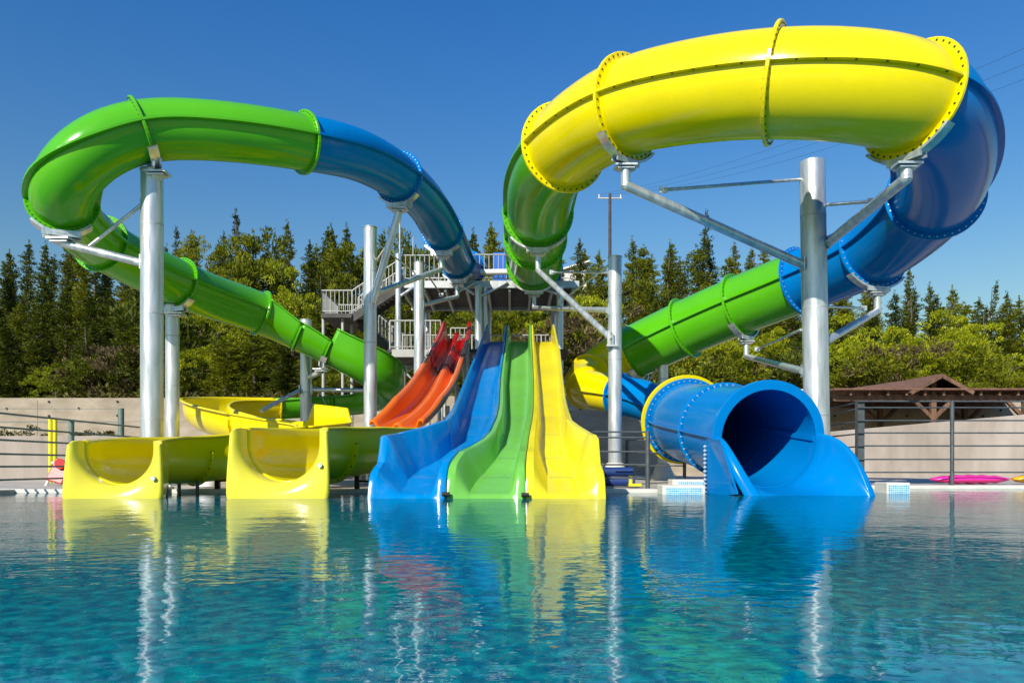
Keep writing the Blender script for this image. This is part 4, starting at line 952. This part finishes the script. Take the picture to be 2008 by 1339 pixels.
# fill rows, denser and lower toward the foot of the hill
def env(px): return float(np.interp(px, [0, 250, 330, 900, 1250, 1550, 1720, 2008], [535, 515, 505, 490, 515, 540, 600, 630]))
px = -60
while px < 2080:
    plant(random.choice(('tuft', 'olive_spire', 'spire', 'spire', 'olive_spire', 'pine') if px > 330 else ('olive_spire', 'spire', 'spire', 'cypress', 'tuft')), px, random.uniform(41.5, 43.5), top=env(px) - 30 + random.uniform(-22, 20), row='upper'); px += random.uniform(32, 50)
px = -60
while px < 2080:
    plant(random.choice(('tuft', 'olive_spire', 'spire', 'lime_pine', 'cypress', 'spire') if px > 330 else ('spire', 'olive_spire', 'spire', 'cypress')), px, random.uniform(37, 38.8), top=env(px) + 52 + random.uniform(-18, 22), row='middle'); px += random.uniform(42, 64)
px = -60
while px < 2080:
    plant(random.choice(('tuft', 'pine', 'olive_spire', 'lime_pine', 'spire', 'dark_bush') if px > 330 else ('spire', 'olive_spire', 'cypress', 'dark_bush')), px, random.uniform(33.2, 34.8), top=env(px) + 118 + random.uniform(-25, 25), row='lower'); px += random.uniform(62, 92)
for (px, ty, k, Y) in ((20, 640, 'cypress', 31.6), (105, 713, 'lime_pine', 31), (180, 705, 'bush', 31.3), (235, 690, 'dry_bush', 31.4), (60, 610, 'cypress', 32), (270, 640, 'tuft', 31.8), (330, 700, 'dark_bush', 31), (383, 668, 'lime_pine', 31.5), (440, 670, 'tuft', 31.5), (500, 655, 'olive_spire', 32), (560, 660, 'cypress', 31.8), (660, 650, 'tuft', 31.8),
                       (700, 660, 'pine', 31.5), (770, 650, 'tuft', 31.6), (890, 620, 'tuft', 32), (960, 600, 'olive_spire', 32.5), (1000, 590, 'pine', 32.5), (1050, 590, 'lime_pine', 32.5), (1110, 640, 'dry_bush', 31.4), (1180, 600, 'lime_pine', 33), (1240, 700, 'dark_bush', 31), (1330, 680, 'bush', 31), (1400, 620, 'lime_pine', 32.5), (1420, 700, 'bush', 31),
                       (1500, 640, 'lime_pine', 33), (1560, 690, 'dark_bush', 31), (1660, 640, 'lime_pine', 32.5), (1700, 690, 'bush', 31.2), (1755, 690, 'dry_bush', 31), (1815, 625, 'lime_pine', 33), (1850, 640, 'lime_pine', 32.5), (1900, 690, 'bush', 31), (1975, 665, 'lime_pine', 32), (1940, 720, 'bush', 31), (1710, 615, 'lime_pine', 34), (1785, 640, 'lime_pine', 32.4), (1880, 625, 'lime_pine', 34), (1600, 610, 'tuft', 34), (1285, 590, 'spire', 34), (470, 600, 'olive_spire', 34.5)):
    plant(k, px, Y, top=ty, row='front', wide=1.15)
MARKS = [(-200, 60, 'at the left picture edge'), (60, 170, 'above the lime posts'), (170, 262, 'left of the thick left pole'), (262, 345, 'behind the two left poles'), (345, 470, 'above the yellow bowl'), (470, 590, 'above the open green chute'),
         (590, 700, 'behind the stair landing'), (700, 800, 'behind the stairs'), (800, 910, 'above the red slide'), (910, 1010, 'behind the platform railing'), (1010, 1130, 'behind the right tube start'), (1130, 1230, 'by the power pole'),
         (1230, 1340, 'above the round exit tube'), (1340, 1460, 'above the sloping green tube'), (1460, 1560, 'left of the thickest pole'), (1560, 1680, 'right of the thickest pole'), (1680, 1790, 'above the pavilion roof'), (1790, 1900, 'above the pavilion gable'), (1900, 2400, 'at the right picture edge')]
ROWN = {'back': 'on the skyline', 'upper': 'in the upper rows', 'middle': 'halfway up the hill', 'lower': 'low on the hill', 'front': 'just above the wall'}
ORD = ['first', 'second', 'third', 'fourth', 'fifth', 'sixth', 'seventh', 'eighth', 'ninth']
lab = {}
PLANTS.sort(key=lambda q: q[1])
for q in PLANTS:
    mk = [m for a, b, m in MARKS if a <= q[1] < b][0]; lab.setdefault((INFO[q[0]][1], ROWN[q[4]], mk), []).append(q)
ci = {}
for (kd, rw, mk), qs in lab.items():
    for i, q in enumerate(qs):
        k, px, Y, h, row, x, z, wide = q
        j = ci.get(k, random.randrange(5)); ci[k] = j + 1
        cm, tm, h0 = KINDS[k][j % len(KINDS[k])]
        nm, _, cat = INFO[k]
        label = f'{kd} {rw} {mk}' if len(qs) == 1 else f'{ORD[i]} {kd} from left {rw} {mk}'
        t = thing(nm, label, cat, (x, Y, z), GROUPS[cat])
        s = h / h0; sw = max(s * wide * random.uniform(.9, 1.1), .62 if h0 > 7 else .0)
        if h0 > 7: sw = min(max(sw * 1.08, .85), 1.25)
        t.scale = (sw, sw, s); t.rotation_euler = (random.gauss(0, .035), random.gauss(0, .045), random.uniform(0, 6.28))
        c = bpy.data.objects.new('crown', cm); col.objects.link(c); c.parent = t
        tr = bpy.data.objects.new('trunk', tm); col.objects.link(tr); tr.parent = t
# undergrowth covering the slope, and weeds on the low wall
n = 52000
yy = rng.uniform(29.6, 50, n); xx = (rng.uniform(-120, 2130, n) - 1004) / F * yy
keep = (np.sin(xx * .9 + 1) * np.cos(yy * 1.1) + np.sin(xx * .35 + yy * .6)) > -.75
xx, yy = xx[keep], yy[keep]; zz = hill_z(xx, yy) + rng.uniform(0, .45, len(xx)) ** 1.0
L = rng.uniform(.14, .34, len(xx)); v, f = quads(np.stack([xx, yy, zz], 1), rng.normal(size=(len(xx), 3)) * .7 + np.array([0, -.2, .8]), L, L * .4)
o = bpy.data.objects.new('undergrowth', leafmesh('undergrowth', v, f, M['leaf_weed'])); col.objects.link(o)
tag(o, 'low dry undergrowth covering the slope between the trees', 'undergrowth', None, 'stuff')
for i, (px, py, hh) in enumerate(((8, 852, .22), (35, 855, .15), (62, 838, .30), (85, 848, .2), (150, 848, .14), (170, 846, .2), (200, 853, .14), (215, 851, .12))):
    p = at(px, 856, 19.35); P, D, Ls = [], [], []
    for _ in range(7):
        a, b, c = blob([rng.normal() * .13, rng.normal() * .04, rng.uniform(.02, hh)], .09, 22, .07, .8, .4); P.append(a); D.append(b); Ls.append(c)
    P, D, Ls = np.concatenate(P), np.concatenate(D), np.concatenate(Ls)
    o = bpy.data.objects.new('weed', leafmesh('weed', *quads(P, D, Ls, Ls * .4), M['leaf_weed'])); col.objects.link(o); o.location = (p.x, 19.45, 1.12)
    tag(o, ORD[i] + ' weed from left growing on top of the low wall', 'weed', 'weeds on the low wall')
